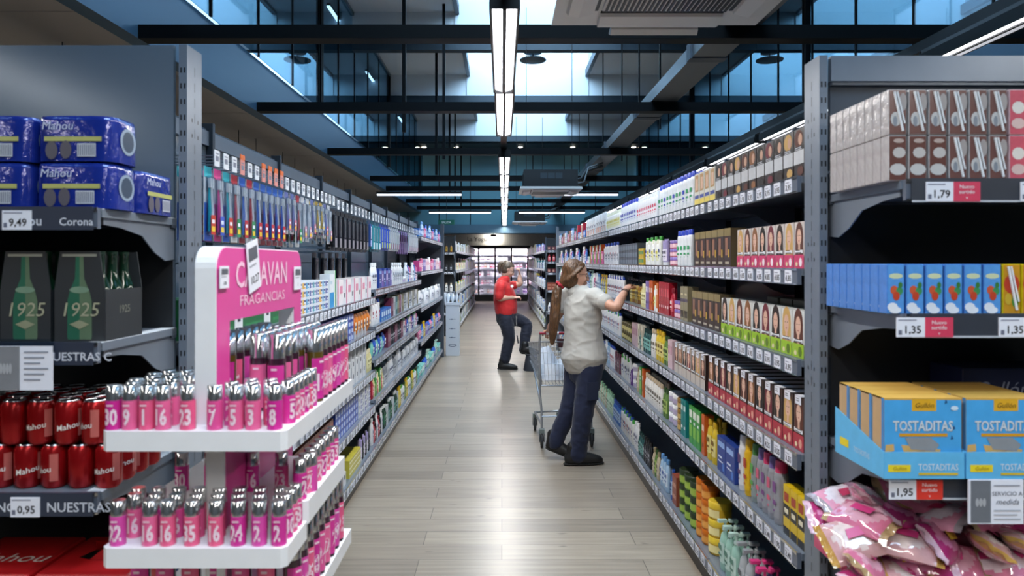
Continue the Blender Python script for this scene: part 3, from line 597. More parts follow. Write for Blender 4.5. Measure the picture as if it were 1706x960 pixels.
def post_mesh(h, a=.026, b=.11):
    m = MB(); m.box(-a/2, a/2, 0, b, 0, h, STEEL)
    z = .1
    while z < h-.05:
        for sx in (-.006, .006): m.rect(sx-.0022, sx+.0022, z, z+.017, -.0006, BLACK)
        z += .05
    z = .1
    while z < h-.05:
        for s in (-1, 1):
            x = s*(a/2+.0006); m.quad([(x, b*.5-.0015, z), (x, b*.5+.0015, z), (x, b*.5+.0015, z+.03), (x, b*.5-.0015, z+.03)], BLACK)
            if int(z/.05) % 8 < 2: m.quad([(x, b*.3, z), (x, b*.3+.006, z), (x, b*.3+.006, z+.012), (x, b*.3, z+.012)], BLACK); m.quad([(x, b*.7, z), (x, b*.7+.006, z), (x, b*.7+.006, z+.012), (x, b*.7, z+.012)], BLACK)
        z += .05
    return m.mesh('post')
def bay(origin, rz, w, levels, label, name='gondola_bay', dep=DEP, H=2.25, back=PANEL, labels=None, post=True, plinth=.12, cat='shelving', slats=True, group=None, rm=None):
    e = empty(name, origin, rz, label, cat, group)
    bp = MB()
    if slats:
        z = plinth
        while z < H-.02:
            z2 = min(z+.295, H); bp.box(-w/2+.012, w/2-.012, dep+.004, dep+.02, z, z2-.006, back); z = z2
        bp.box(-w/2+.012, w/2-.012, dep-.012, dep+.004, H-.09, H-.02, STEEL)
    else: bp.box(-w/2+.012, w/2-.012, dep+.004, dep+.02, plinth, H, back)
    bp.build('back_panel', e)
    if plinth > 0: MB().box(-w/2, w/2, .02, dep, 0, plinth-.01, BLACK).build('plinth', e)
    if post:
        for s in (-1, 1): inst('post', smesh(('post', H), lambda: MB().box(-.014, .014, dep-.03, dep+.03, 0, H+.02, STEEL_D).mesh('post')), e, (s*w/2, 0, 0))
    for i, z in enumerate(levels):
        s = inst('shelf', smesh(('shelf', w, dep), lambda: shelf_mesh(w, dep)), e, (0, 0, z))
        for sx in (-1, 1): inst('bracket', smesh(('br', dep), lambda: bracket_mesh(dep)), s, (sx*(w/2-.01), 0, 0))
        lab = labels[i] if labels else None
        inst('price_rail', smesh(('rail', w, lab is None and i+1, rm is None), lambda: rail_mesh(w, 0 if lab else i+1, rm)), s)
        if lab:
            n = int(w/.091)
            for k in range(n): inst('price_label', smesh(('lab', lab[k % len(lab)]), lambda: label_mesh(lab[k % len(lab)])), s, (-w/2+.05+k*.091+(.008 if k % 3 == 1 else 0), 0, 0))
    return e
RL = [.17, .625, .955, 1.27, 1.575, 1.885]
RP = [['2,75', '1,60', '3,10'], ['2,40', '1,95'], ['3,55', '3,55', '4,25'], ['3,95', '3,95', '3,95'], ['4,85', '4,85'], ['3,95', '3,95']]
for i in range(10):
    y0 = 2.36 + i*1.04
    bay((XF, y0+.52, 0), R(-90), 1.04, RL, '%s bay of the hair care gondola from the milk end' % nth(i), labels=RP if i < 4 else None, H=2.22)
LLn = [.15, .485, .755, 1.065, 1.325]; LLm = [.15, .515, .83, 1.09, 1.38]; LLf = [.15, .615, 1.03, 1.48, 1.91]
LP = [['1,15', '2,05']]*5
bays_l = [(2.40 + i*1.045, LLn if i < 3 else LLm if i < 6 else LLf, i) for i in range(9)]
for y0, lv, i in bays_l:
    bay((-XF, y0+.5225, 0), R(90), 1.045, lv, '%s bay of the toothbrush gondola from the beer end' % nth(i), labels=LP if i < 3 else None, H=2.25)
# far gondolas beyond the cross aisle
FLl = [.12, .53, .93, 1.40, 1.84]; FLr = [.12, .46, 1.0, 1.43, 1.86]
for i in range(8): bay((-XF, 15.6+1.4*i+.7, 0), R(90), 1.4, FLl, '%s bay of the far gondola on the bin side' % nth(i), H=2.05, slats=False, back=M('#9a9da2', .5), rm=WHITE)
for i in range(8): bay((XF, 16.6+1.35*i+.7, 0), R(-90), 1.35, FLr, '%s bay of the far gondola on the trolley side' % nth(i), H=2.05, slats=False, back=M('#9a9da2', .5), rm=WHITE)
# end-of-gondola frame posts
def upright(x, y, h, label, b=.11):
    return tag(inst('slotted_post', smesh(('up', h), lambda: post_mesh(h, .026, b)), None, (x, y, 0)), label, 'post')
upright(1.013, 2.23, 2.25, 'grey slotted steel post between milk shelf and hair care aisle')
upright(-1.013, 2.25, 2.29, 'grey slotted steel post between beer shelf and perfume stand')
tag(MB().box(-1.03, -.97, 11.84, 11.92, 0, 2.23, STEEL_D).box(-1.46, -.98, 11.85, 11.90, 0, 2.1, STEEL_D).build('gondola_end'), 'dark end panel closing the far end of the toothbrush gondola', 'panel')
tag(MB().box(.985, 1.03, 12.80, 12.88, 0, 2.23, STEEL).box(1.0, 1.46, 12.81, 12.86, 0, 2.15, STEEL).build('gondola_end'), 'grey end panel closing the far end of the hair care gondola', 'panel')
# end panels of the near gondolas' aisle bays (seen edge on)
# ------------------------------------------------------------------ placing goods
cnt = {}
def put(key, loc, rz, label, group, parts=False, s=1.0, tilt=0):
    k = K[key]
    if len(label.split()) > 16: label = label.replace(' shelf', '')
    if len(label.split()) > 16: label = label.replace(' and ', ', ').replace(' with ', ', ', 1)
    o = bpy.data.objects.new(k['name'], k['body'] if (parts and k['parts']) else k['full']); C.objects.link(o)
    o.location = loc; o.rotation_euler = (tilt, 0, rz)
    if s != 1.0: o.scale = (s, s, s)
    if parts:
        for n, me in k['parts']: c = bpy.data.objects.new(n, me); C.objects.link(c); c.parent = o
    tag(o, label, k['cat'], group); return o
GN = {'R': 'hair aisle', 'L': 'toothbrush aisle', 'FR': 'far trolley-side gondola', 'FL': 'far bin-side gondola'}
def run(side, z, d0, d1, keys, shelf, rows=1, stack=1, gap=.006, off=.012, near='near end', parts_to=4.6, rn=random.Random(7), clump=1, jit=0.0, top=9):
    """fill a shelf from depth d0 to d1 (front edge) with the kinds in keys"""
    if isinstance(keys, str): keys = keys.split()
    y = d0; i = 0
    while True:
        key = keys[(i//clump) % len(keys)] if clump else rn.choice(keys); k = K[key]; w = k['w']
        if y + w > d1: break
        for r in range(rows):
            depth = off + k['d']/2 + r*(k['d']+.006)
            if off + k['d'] + r*(k['d']+.006) > DEP - .01: break
            for t in range(stack):
                if t*k['h'] + k['h'] > top: break
                x = XF + depth + .003
                loc = (x if side in ('R', 'FR') else -x, y + w/2, z + t*(k['h']+.0005) + .0006)
                rz = R(-90 if side in ('R', 'FR') else 90) + (rn.uniform(-.06, .06) if r == 0 and jit else 0)
                ck = (side, shelf, k['look'], r, t); n = cnt.get(ck, 0); cnt[ck] = n+1
                lab = '%s, %s along, %s%s, %s' % (k['look'], nth(n), shelf + ' shelf', '' if r == 0 else ' %s row' % nth(r), GN[side])
                if stack > 1 and t: lab = '%s, %s, layer %s, %s%s, %s' % (k['look'], nth(n), ['one', 'two', 'three', 'four', 'five', 'six'][t], shelf + ' shelf', '' if r == 0 else ' %s row' % nth(r), GN[side])
                put(key, loc, rz, lab, '%ss on the %s shelf, %s' % (k['look'], shelf, GN[side]), parts=(y < parts_to and r == 0))
        y += w + gap; i += 1
S6 = ['bottom', 'fifth', 'fourth', 'third', 'second', 'top']
zR = dict(zip(S6, RL))
def RR(s, d0, d1, keys, **k): run('R', zR[s], d0, d1, keys, s, **k)
def many(p, n=6): return ['%s%d' % (p, (i*5+2) % n) for i in range(12)]
# top shelf
RR('top', 2.375, 3.36, many('dye_black'), rows=1)
RR('top', 3.37, 3.75, 'blonde')
RR('top', 3.77, 4.65, 'wbluegreen wbluegreen wblue', rows=2); RR('top', 4.66, 5.35, 'wpink', rows=2); RR('top', 5.37, 6.1, 'wblue', rows=2)
RR('top', 6.12, 6.9, 'wyellow'); RR('top', 6.92, 7.7, 'whiteorange wplain'); RR('top', 7.72, 8.6, 'wplain whiteorange'); RR('top', 8.62, 9.6, 'bluepack redtall cream whitecube', clump=2); RR('top', 9.62, 12.6, 'bookteal pinkpack black whitecube paleblue wred kraft', clump=2)
# second
RR('second', 2.375, 3.12, many('dye_pink')); RR('second', 3.14, 3.80, 'gold'); RR('second', 3.82, 4.14, 'wbluegreen')
RR('second', 4.16, 4.36, 'jarpink', stack=3, rows=2); RR('second', 4.38, 4.54, 'tubelilac'); RR('second', 4.55, 5.05, 'wgreencap wyellow')
RR('second', 5.07, 5.28, 'traypale', stack=2); RR('second', 5.3, 6.15, 'traydark', stack=3); RR('second', 6.2, 7.1, 'tubewhite wred tubewhite'); RR('second', 7.12, 8.2, 'pinkpack orangetall greentall purple2'); RR('second', 8.22, 12.6, 'whitecube jarpink bluecap tubepink wplain black', clump=2)
for n_, (k_, y_) in enumerate((('maroon', 2.85), ('maroon', 2.94), ('slate', 2.43), ('slate', 2.55), ('slate', 2.67))):   # kits stood at the back, seen over the boxes
    put(k_, (1.30, y_, 1.576+.085), R(-90), '%s atop a kit box behind the pink dyes, %s from near end' % (K[k_]['look'], nth(n_)), 'kits behind the pink dyes'); put(k_, (1.30, y_, 1.576), R(-90), '%s under another behind the pink dyes, %s from near end' % (K[k_]['look'], nth(n_)), 'kits behind the pink dyes')
# third
RR('third', 2.375, 3.27, many('dye_green'))
for n_, y_ in enumerate((2.45, 2.585, 2.72, 2.855, 2.99, 3.14)):
    for t_ in (0, 1): put('greygreen', (1.24, y_, 1.2706+t_*.0865), R(-90), 'grey-green kit box behind the green dyes, %s from near end, %s layer' % (nth(n_), ('lower', 'upper')[t_]), 'kits behind the green dyes')
RR('third', 3.29, 3.86, 'gold'); RR('third', 3.87, 4.03, 'khaki'); RR('third', 4.05, 4.20, 'jarpink', stack=2); RR('third', 4.21, 4.28, 'redb'); RR('third', 4.30, 4.60, 'redtall'); RR('third', 4.61, 4.67, 'orange2'); RR('third', 4.68, 4.75, 'wyellow'); RR('third', 4.77, 4.88, 'orangetall'); RR('third', 4.89, 5.0, 'purple2')
RR('third', 5.02, 5.2, 'yelcap'); RR('third', 5.21, 5.9, 'amber ambergold', clump=2, off=.055); RR('third', 5.95, 6.9, 'wred wplain'); RR('third', 6.92, 7.4, 'yellow bluecap'); RR('third', 7.42, 12.6, 'paleblue wplain tubepink whitemilk mint bluecap', clump=2)
# fourth
RR('fourth', 2.375, 3.52, many('dye_dark'), rows=3); RR('fourth', 3.53, 4.2, many('dye_brown'), rows=2)
RR('fourth', 4.22, 4.33, 'pinkbox', rows=1); RR('fourth', 4.34, 4.46, 'greenb'); RR('fourth', 4.47, 4.7, 'yellow'); RR('fourth', 4.71, 4.85, 'wbeige'); RR('fourth', 4.86, 5.1, 'tealb'); RR('fourth', 5.11, 5.3, 'cream tealb'); RR('fourth', 5.31, 5.55, 'pinkbox')
RR('fourth', 5.57, 6.1, 'jarolive', stack=2); RR('fourth', 6.12, 7.4, 'wred wgreencap wplain'); RR('fourth', 7.42, 12.6, 'wplain tubewhite paleblue wred violet', clump=2)
# fifth
RR('fifth', 2.375, 2.56, 'yb'); RR('fifth', 2.56, 2.60, 'tubeorange'); RR('fifth', 2.61, 2.84, 'silverpink silver'); RR('fifth', 2.85, 2.92, 'limecan'); RR('fifth', 2.93, 2.99, 'yellowcan'); RR('fifth', 3.0, 3.07, 'whitecan')
RR('fifth', 3.09, 3.36, 'bluebox'); RR('fifth', 3.38, 3.54, 'yellow', rows=2); RR('fifth', 3.55, 3.62, 'orangetall'); RR('fifth', 3.63, 3.9, 'greentall', rows=2); RR('fifth', 3.91, 4.03, 'teal'); RR('fifth', 4.05, 4.15, 'jarbrown', stack=3); RR('fifth', 4.16, 4.36, 'jarwhite', stack=3); RR('fifth', 4.37, 4.5, 'greenb', rows=2)
RR('fifth', 4.52, 5.06, 'wbeige', rows=2); RR('fifth', 5.08, 5.15, 'orangetall'); RR('fifth', 5.16, 5.28, 'greentall'); RR('fifth', 5.29, 5.41, 'beigeb'); RR('fifth', 5.43, 5.55, 'jarwhite', stack=3); RR('fifth', 5.56, 5.62, 'violet'); RR('fifth', 5.64, 6.1, 'wplain wgreencap'); RR('fifth', 6.11, 6.4, 'bookwine black'); RR('fifth', 6.42, 6.7, 'wred'); RR('fifth', 6.72, 12.6, 'paleblue wplain bluecap beigeb wred', clump=2)
# bottom
RR('bottom', 2.375, 2.60, 'bluewhitecan', rows=2); RR('bottom', 2.62, 2.75, 'tubewhite'); RR('bottom', 2.76, 2.90, 'pinkspray', rows=2); RR('bottom', 2.91, 3.08, 'greypump', rows=2); RR('bottom', 3.09, 3.40, 'mint', rows=2)
RR('bottom', 3.42, 3.54, 'jaryellow', stack=3); RR('bottom', 3.55, 3.75, 'jarorange', stack=4); RR('bottom', 3.76, 4.1, 'jargreen', stack=3); RR('bottom', 4.12, 4.35, 'kraft bluecap', clump=1); RR('bottom', 4.36, 4.6, 'paleblue'); RR('bottom', 4.61, 4.85, 'beigeb greenb'); RR('bottom', 4.86, 5.1, 'black'); RR('bottom', 5.11, 5.3, 'tealb')
RR('bottom', 5.31, 5.5, 'wplain'); RR('bottom', 5.51, 6.1, 'wgreencap wred'); RR('bottom', 6.11, 6.5, 'bluecap'); RR('bottom', 6.51, 6.9, 'mintflat'); RR('bottom', 6.91, 7.5, 'beigeb mintflat'); RR('bottom', 7.51, 12.6, 'wplain beigeb paleblue bookwine', clump=2)
# two cream cans seen lying dark-yellow at the bottom front of the fifth shelf
# ---- toothbrush gondola
def LL(z, shelf, d0, d1, keys, **k): run('L', z, d0, d1, keys, shelf, **k)
rn = random.Random(3)
A, B, D_, E_, G_ = 1.325, 1.065, .755, .485, .15
LL(A, 'upper', 2.45, 3.45, 'greentray whitecube', rows=1)
LL(A, 'upper', 3.47, 4.16, 'tp0 tp1 tp2 tp3 tp1', stack=4, gap=.003, parts_to=0)
LL(A, 'upper', 4.18, 4.36, 'bandblue bandgreen'); LL(A, 'upper', 4.38, 5.55, 'padspink whitecube', stack=1)
LL(B, 'second', 2.45, 4.0, 'tpwhite', stack=3, parts_to=0); LL(B, 'second', 4.02, 4.85, 'tpblue', stack=4, parts_to=0); LL(B, 'second', 4.87, 5.52, 'pouchorange')
LL(D_, 'third', 2.45, 4.4, 'tpwhite', stack=3, parts_to=0); LL(D_, 'third', 4.42, 5.35, 'whitecube bookgrey', stack=2, parts_to=0); LL(D_, 'third', 5.37, 5.55, 'yelcap')
LL(E_, 'fourth', 2.45, 3.3, 'tpblue', stack=3, parts_to=0); LL(E_, 'fourth', 3.32, 4.3, 'kraft'); LL(E_, 'fourth', 4.32, 5.0, 'tpblue', stack=4, parts_to=0); LL(E_, 'fourth', 5.02, 5.52, 'tpwhite tp1', stack=4, parts_to=0)
LL(G_, 'bottom', 2.45, 3.6, 'silver', rows=1); LL(G_, 'bottom', 3.62, 3.9, 'yellow orangetall'); LL(G_, 'bottom', 3.92, 4.3, 'darkgreen', rows=2); LL(G_, 'bottom', 4.32, 4.7, 'whitecube pouchwhite'); LL(G_, 'bottom', 4.72, 5.1, 'yellowbox'); LL(G_, 'bottom', 5.12, 5.52, 'tubelilac black')
A, B, D_, E_, G_ = LLm[::-1]
LL(A, 'upper', 5.56, 5.85, 'wplain'); LL(A, 'upper', 5.87, 6.6, 'bluebox violetpack'); LL(A, 'upper', 6.62, 7.3, 'wplain tubewhite'); LL(A, 'upper', 7.32, 8.6, 'jarwhite wplain bluecap tubepink', clump=2)
LL(B, 'second', 5.56, 5.95, 'wred whitemilk'); LL(B, 'second', 5.97, 6.5, 'bluepack'); LL(B, 'second', 6.52, 7.2, 'bookwine bookgrey bookteal bookolive', clump=3); LL(B, 'second', 7.22, 8.6, 'bookolive tubegrey bookgrey', clump=3)
LL(D_, 'third', 5.56, 6.3, 'pouchmint pouchblue'); LL(D_, 'third', 6.32, 7.3, 'bookwine black', clump=4); LL(D_, 'third', 7.32, 8.6, 'wgreencap tubepink pouchblue', clump=2)
LL(E_, 'fourth', 5.56, 6.1, 'redb yelcap greentall'); LL(E_, 'fourth', 6.12, 7.3, 'tubegrey bookgrey wplain', clump=3); LL(E_, 'fourth', 7.32, 8.6, 'tubewhite bookgrey', clump=3)
LL(G_, 'bottom', 5.56, 6.1, 'wplain redb black'); LL(G_, 'bottom', 6.12, 7.0, 'darkgreen bookgrey tealb', clump=2); LL(G_, 'bottom', 7.02, 8.6, 'yellow wgreencap tubewhite greenb', clump=2)
for z_, s_, ks in ((1.91, 'top', 'bluepack paleblue pinkpack bluecap'), (1.48, 'upper', 'pinkpack tubepink violetpack padspink wpink'), (1.03, 'second', 'wplain tubewhite bookgrey whitemilk'), (.615, 'third', 'pouchpink bluecap yellow violetpack pouchblue'), (.15, 'bottom', 'pouchmint mintpack pouchblue mint')):
    LL(z_, s_, 8.7, 11.75, ks, clump=3)
# hanging goods on double wire hooks
HW = M('#8b929c', .3, .7)
def hook(L):
    return smesh(('hook', L), lambda: MB().tube([(0, DEP, .0), (0, -.0, .0), (0, -.012, .012)], .0028, HW, 5).tube([(0, DEP, .032), (0, -.005, .032)], .0022, HW, 5).mesh('hook'))
HT = M('#dfe3ea', .5)
def htag(c):
    return smesh(('ht', c), lambda: MB().box(-.022, .022, -.016, -.0135, -.006, .05, M(c, .5)).rect(-.015, .012, .012, .03, -.0165, M('#777d90')).rect(-.015, .012, .036, .04, -.0165, M('#777d90')).mesh('price_label'))
hangs = [('tbblue', 2.45), ('tbpink', 2.53), ('tbblue', 2.61), ('tbgreen', 2.69), ('tbred', 2.77), ('tbgreen', 2.85), ('tbred', 2.93), ('tbred', 3.01), ('tbred', 3.09), ('tbred', 3.17), ('tbred', 3.25), ('tbrose', 3.34), ('tbrose', 3.43), ('tbgreen', 3.52), ('tbwhite', 3.61), ('tbwhite', 3.70), ('tbrose', 3.79), ('tbpale', 3.88), ('tbpale', 3.97), ('tbrose', 4.06), ('tbwhite', 4.15)]
hangs += [('hangblack', 4.27 + i*.125) for i in range(9)] + [('hangnavy', 5.42), ('hangteal', 5.54), ('hangteal', 5.67), ('hangteal', 5.8), ('razor', 5.93), ('razor', 6.05), ('razor', 6.17), ('razor', 6.29)] + [('hangwhite', 6.41+.12*i) for i in range(5)] + [('mirror', 7.03+.13*i) for i in range(5)] + [('hangwhite', 7.7+.12*i) for i in range(7)]
hc = {}
for i, (k_, d_) in enumerate(hangs):
    big = d_ > 4.2
    z_ = 1.935 if not big else 1.92
    h = tag(bpy.data.objects.new('peg_hook', hook(0)), '%s wire peg hook along the toothbrush wall with %s tag' % (nth(i), 'an orange-topped pink' if i in (3, 6, 7, 8, 9) else 'a white'), 'hook', 'peg hooks on the toothbrush wall'); C.objects.link(h)
    h.location = (-XF, d_, z_); h.rotation_euler.z = R(90)
    t_ = bpy.data.objects.new('price_label', htag('#dfe3ea' if i not in (3, 6, 7, 8, 9) else '#d98c84')); C.objects.link(t_); t_.parent = h
    if i in (3, 6, 7, 8, 9): c_ = bpy.data.objects.new('tag_flag', smesh('flag', lambda: MB().box(-.022, .022, -.0165, -.0135, .05, .07, M('#d9641c', .5)).mesh('tag_flag'))); C.objects.link(c_); c_.parent = h
    for r_ in range(4 if d_ < 4.2 else 2):
        n = hc.get((k_, r_), 0); hc[(k_, r_)] = n+1
        lk = K[k_]['look']
        put(k_, (-XF-.018-r_*.031, d_, z_-.0025), R(90), '%s, %s from near end%s' % (lk, nth(n), ', hanging in front' if r_ == 0 else ', %s deep on its hook' % nth(r_)), '%ss hanging on hooks' % lk, parts=(r_ == 0 and d_ < 4.2))
# more clear packs on a lower hook row over the tall products
for i in range(5):
    d_ = 4.3 + i*.2
    put('hangblack', (-XF-.15, d_+.04, 1.66), R(90), 'black hanging comb pack on the lower hook row, %s from near end' % nth(i), 'black packs on the lower hooks')
    h = tag(bpy.data.objects.new('peg_hook', hook(0)), '%s lower wire peg hook under the black comb packs' % nth(i), 'hook', 'lower peg hooks on the toothbrush wall'); C.objects.link(h); h.location = (-XF-.13, d_+.04, 1.6625); h.rotation_euler.z = R(90); h.scale = (1, .69, 1)
# ---- far gondolas
rn = random.Random(11)
fk = ['wplain whitemilk black wyellow bookgrey'.split(), 'wbeige tubeorange wyellow yelcap cream'.split(), 'yellow wplain beigeb tubegrey wgreencap'.split(), 'pouchblue bluecap bandblue tubewhite yellow'.split(), 'pouchwhite wplain greenb tubewhite bookgrey'.split()]
for (z_, s_, ks) in zip(FLl[::-1], ('top', 'upper', 'middle', 'lower', 'bottom'), fk): run('FL', z_, 15.7, 19.6, ks, s_, clump=2, parts_to=0, gap=.05)
fk = ['violetpack bluebox pinkpack paleblue wblue'.split(), 'teal wplain paleblue tubewhite bluebox'.split(), 'wblue paleblue whitemilk wpink tubewhite'.split(), 'bandblue paleblue wblue whitemilk'.split(), 'pouchlime pouchwhite wplain whitemilk'.split()]
for (z_, s_, ks) in zip(FLr[::-1], ('top', 'upper', 'middle', 'lower', 'bottom'), fk): run('FR', z_, 16.7, 20.6, ks, s_, clump=2, parts_to=0, gap=.05)
for side, lv, y0, y1 in ((-1, FLl, 19.7, 26.7), (1, FLr, 20.7, 27.3)):
    mb = MB(); rn = random.Random(5)
    cols = ['#d9dce2', '#e4e2dc', '#8fa3b8', '#c9b65a', '#4f6fb0', '#d97f9a', '#7a8a5a', '#3b3f48', '#d5dae2', '#a8c0d8']
    for z in lv:
        y = y0
        while y < y1:
            w = rn.uniform(.07, .14); h = rn.uniform(.17, .28); x0 = side*(XF+.015); x1 = side*(XF+.12)
            mb.box(min(x0, x1), max(x0, x1), y, y+w*.92, z+.001, z+h, M(rn.choice(cols), .4)); y += w
    tag(mb.build('packaged_goods'), 'distant packaged goods filling the shelves of the far %s gondola' % ('bin-side' if side < 0 else 'trolley-side'), 'goods', kind='stuff')
# ------------------------------------------------------------------ beer end shelf
def badge_rail(parent_shelf): pass
BX = -1.035-.665
beer = bay((BX, 1.835, 0), 0, 1.33, [.38, 1.003, 1.39, 1.737], 'beer end shelf unit with smooth dark grey header panel', 'end_shelf_unit', dep=.42, H=2.29, back=PANEL, slats=False, post=False, labels=[['0,95']]*4, cat='shelving')
for s_ in [c for c in beer.children if c.name.startswith('shelf')]:
    for c in list(s_.children):
        if c.name.startswith('price_label'): bpy.data.objects.remove(c)
shv = {round(c.location.z, 3): c for c in beer.children if c.name.startswith('shelf')}
DARKRAIL = M('#2f3646', .4, 0, .05, 10); LET = M('#cfd4df', .5)
for z, t, x0, sz in ((1.39, 'NUESTRAS CERVEZAS', None, .042), (1.003, 'NUESTRAS', None, .042)):
    pass
lower = MB(); lower.box(-.653, .653, .418, .4215, .45, 1.735, M('#1d2024', .5, 0, .1, 6)); lower.build('lower_back_panel', beer)
def px(x, d): return (x-836)*d/F
def pz(y, d): return 1.6-(y-436)*d/F
def fascia(z, items):
    """a dark strip clipped on the shelf front with writing; items: (text, size, world x of its start)"""
    m = MB(); m.box(-.65, .652, -.0215, -.0175, -.056, .004, DARKRAIL)
    for t, s, wx in items: text(m, t, s, LET, wx-BX, -.044, -.0220, 'LEFT', fat=.012)
    m.build('lettered_strip', shv[z])
def ticket(shelf, t, wx, w=.068, extra=None, z0=-.056, h=.05, ox=None, red='#d2405e'):
    ox = BX if ox is None else ox
    m = MB(); m.box(wx-ox, wx-ox+w, -.026, -.0225, z0, z0+h, TAG); text(m, t, .027, INK, wx-ox+w*.55, z0+.010, -.0265, fat=.02); m.rect(wx-ox+.004, wx-ox+w*.7, z0+h-.008, z0+h-.005, -.0265, M('#8c90a4')); m.rect(wx-ox+.004, wx-ox+.013, z0+.006, z0+.018, -.0265, M('#6c7084'))
    m.build('price_label', shelf)
    if extra:
        e = MB(); RD = M(red, .4); e.box(wx-ox+w, wx-ox+w*2.0, -.026, -.0225, z0, z0+h, RD)
        text(e, extra[0], .014, WHITE, wx-ox+w*1.5, z0+h-.017, -.0265); text(e, extra[1], .014, WHITE, wx-ox+w*1.5, z0+h-.030, -.0265); text(e, 'v', .012, WHITE, wx-ox+w*1.5, z0+.006, -.0265); e.build('red_label', shelf)
d_ = 1.815
fascia(1.737, [('Mahou', .034, px(10, d_)), ('Corona', .028, px(99, d_))]); fascia(1.39, [('NUESTRAS C', .0305, px(73, d_))]); fascia(1.003, [('NO', .034, px(-6, d_)), ('NUESTRAS', .0345, px(78, d_))])
ticket(shv[1.737], '9,49', px(6, d_), .074); ticket(shv[1.003], '0,95', px(20, d_), .074)
for z in (1.39, 1.737, 1.003):
    MB().box(.622, .664, .0, .41, -.020, .0008, WHITE).build('white_edge', shv[z])
p = empty('shelf_placard', (px(-12, 1.80), 1.795, pz(650, 1.80)), 0, 'grey and white placard clipped to the middle beer shelf edge', 'sign')
m = MB(); m.box(0, .155, 0, .003, 0, .112, TAG); m.rect(0, .072, .001, .111, -.0006, M('#7d8086', .5)); m.build('card', p)
m = MB()
for i in range(6): m.rect(.083, .145-.01*(i % 3), .095-i*.014, .099-i*.014, -.0012, M('#8d93a2'))
for i in range(4): m.ell(.025+i*.008, .055, .004, .014, -.0014, M('#a9acb2'), 10)
m.build('printing', p); MB().box(.0, .155, .001, .006, .095, .13, glassm('#e8eef4', .12, 'clear_plastic')).build('clip', p)
# cans
def can_mb(body, stripe, script, r=.033, h=.115, sc='#e8e6e0', pale=None):
    b = MB().lathe([(r*.78, 0), (r, .010), (r, h-.014), (r*.82, h-.003)], body, 18); t = MB().lathe([(r*.83, h-.004), (r*.83, h), (r*.76, h), (r*.74, h-.003)], CHROME, 18)
    l = MB(); V = []
    if stripe:
        for zz in (h*.52, h*.62):
            for i in range(9): a = -math.pi/2+(i-4)*.36; V.append((r*1.012*math.cos(a), r*1.012*math.sin(a), zz))
        l.add(V, [(i, i+1, 10+i, 9+i) for i in range(8)], stripe, True)
    if pale:
        V = []
        for zz in (h*.18, h*.8):
            for i in range(4): a = -math.pi/2+.75+(i)*.2; V.append((r*1.012*math.cos(a), r*1.012*math.sin(a), zz))
        l.add(V, [(i, i+1, 5+i, 4+i) for i in range(3)], pale, True)
    # script wrapped round the can
    key = ('can', script)
    tmp = MB(); text(tmp, script, .021, M(sc, .4), 0, 0, 0, fat=.01)
    V = [(r*1.02*math.sin(x/r), -r*1.02*math.cos(x/r), z + h*.36 + x*.18) for x, y, z in tmp.v]
    l.add(V, tmp.f, M(sc, .4)); return [('can', b), ('lid', t), ('label', l)]
RED = M('#a01218', .25, .55, .08, 20, name='red_can_metal'); BLUE = M('#1c2f86', .25, .45, .08, 20, name='blue_can_metal')
def reg_simple(key, name, cat, look, w, d, h, parts): reg(key, name, cat, look, w, d, h, parts)
for i, rot in enumerate((0, .5, -.6, 2.6)):
    ps = can_mb(RED, None, 'Mahou', pale=M('#b9605a', .35)); T = Matrix.Rotation(rot, 4, 'Z')
    reg('redcan%d' % i, 'beer_can', 'can', 'red beer can', .067, .067, .115, [(n, MB().join(q, T)) for n, q in ps])
for lay in range(2):
    for r_ in range(4):
        for c_ in range(6):
            x = -1.045 - c_*.0715 - (.036 if (r_ == 0 and lay == 1) else 0); 
            o = put('redcan%d' % ((c_*3+r_+lay*2) % 4), (x, 1.885+r_*.070, 1.0036+lay*.1156), 0, 'red beer can, %s column from slotted post, %s row, %s layer' % (nth(c_), nth(r_), ('lower', 'upper')[lay]), 'red cans on the lowest lit beer shelf', parts=(r_ == 0))
# film band round the upper red cans
m = MB(); FILM = glassm('#f2f4f8', .16, 'shrink_film', .12)
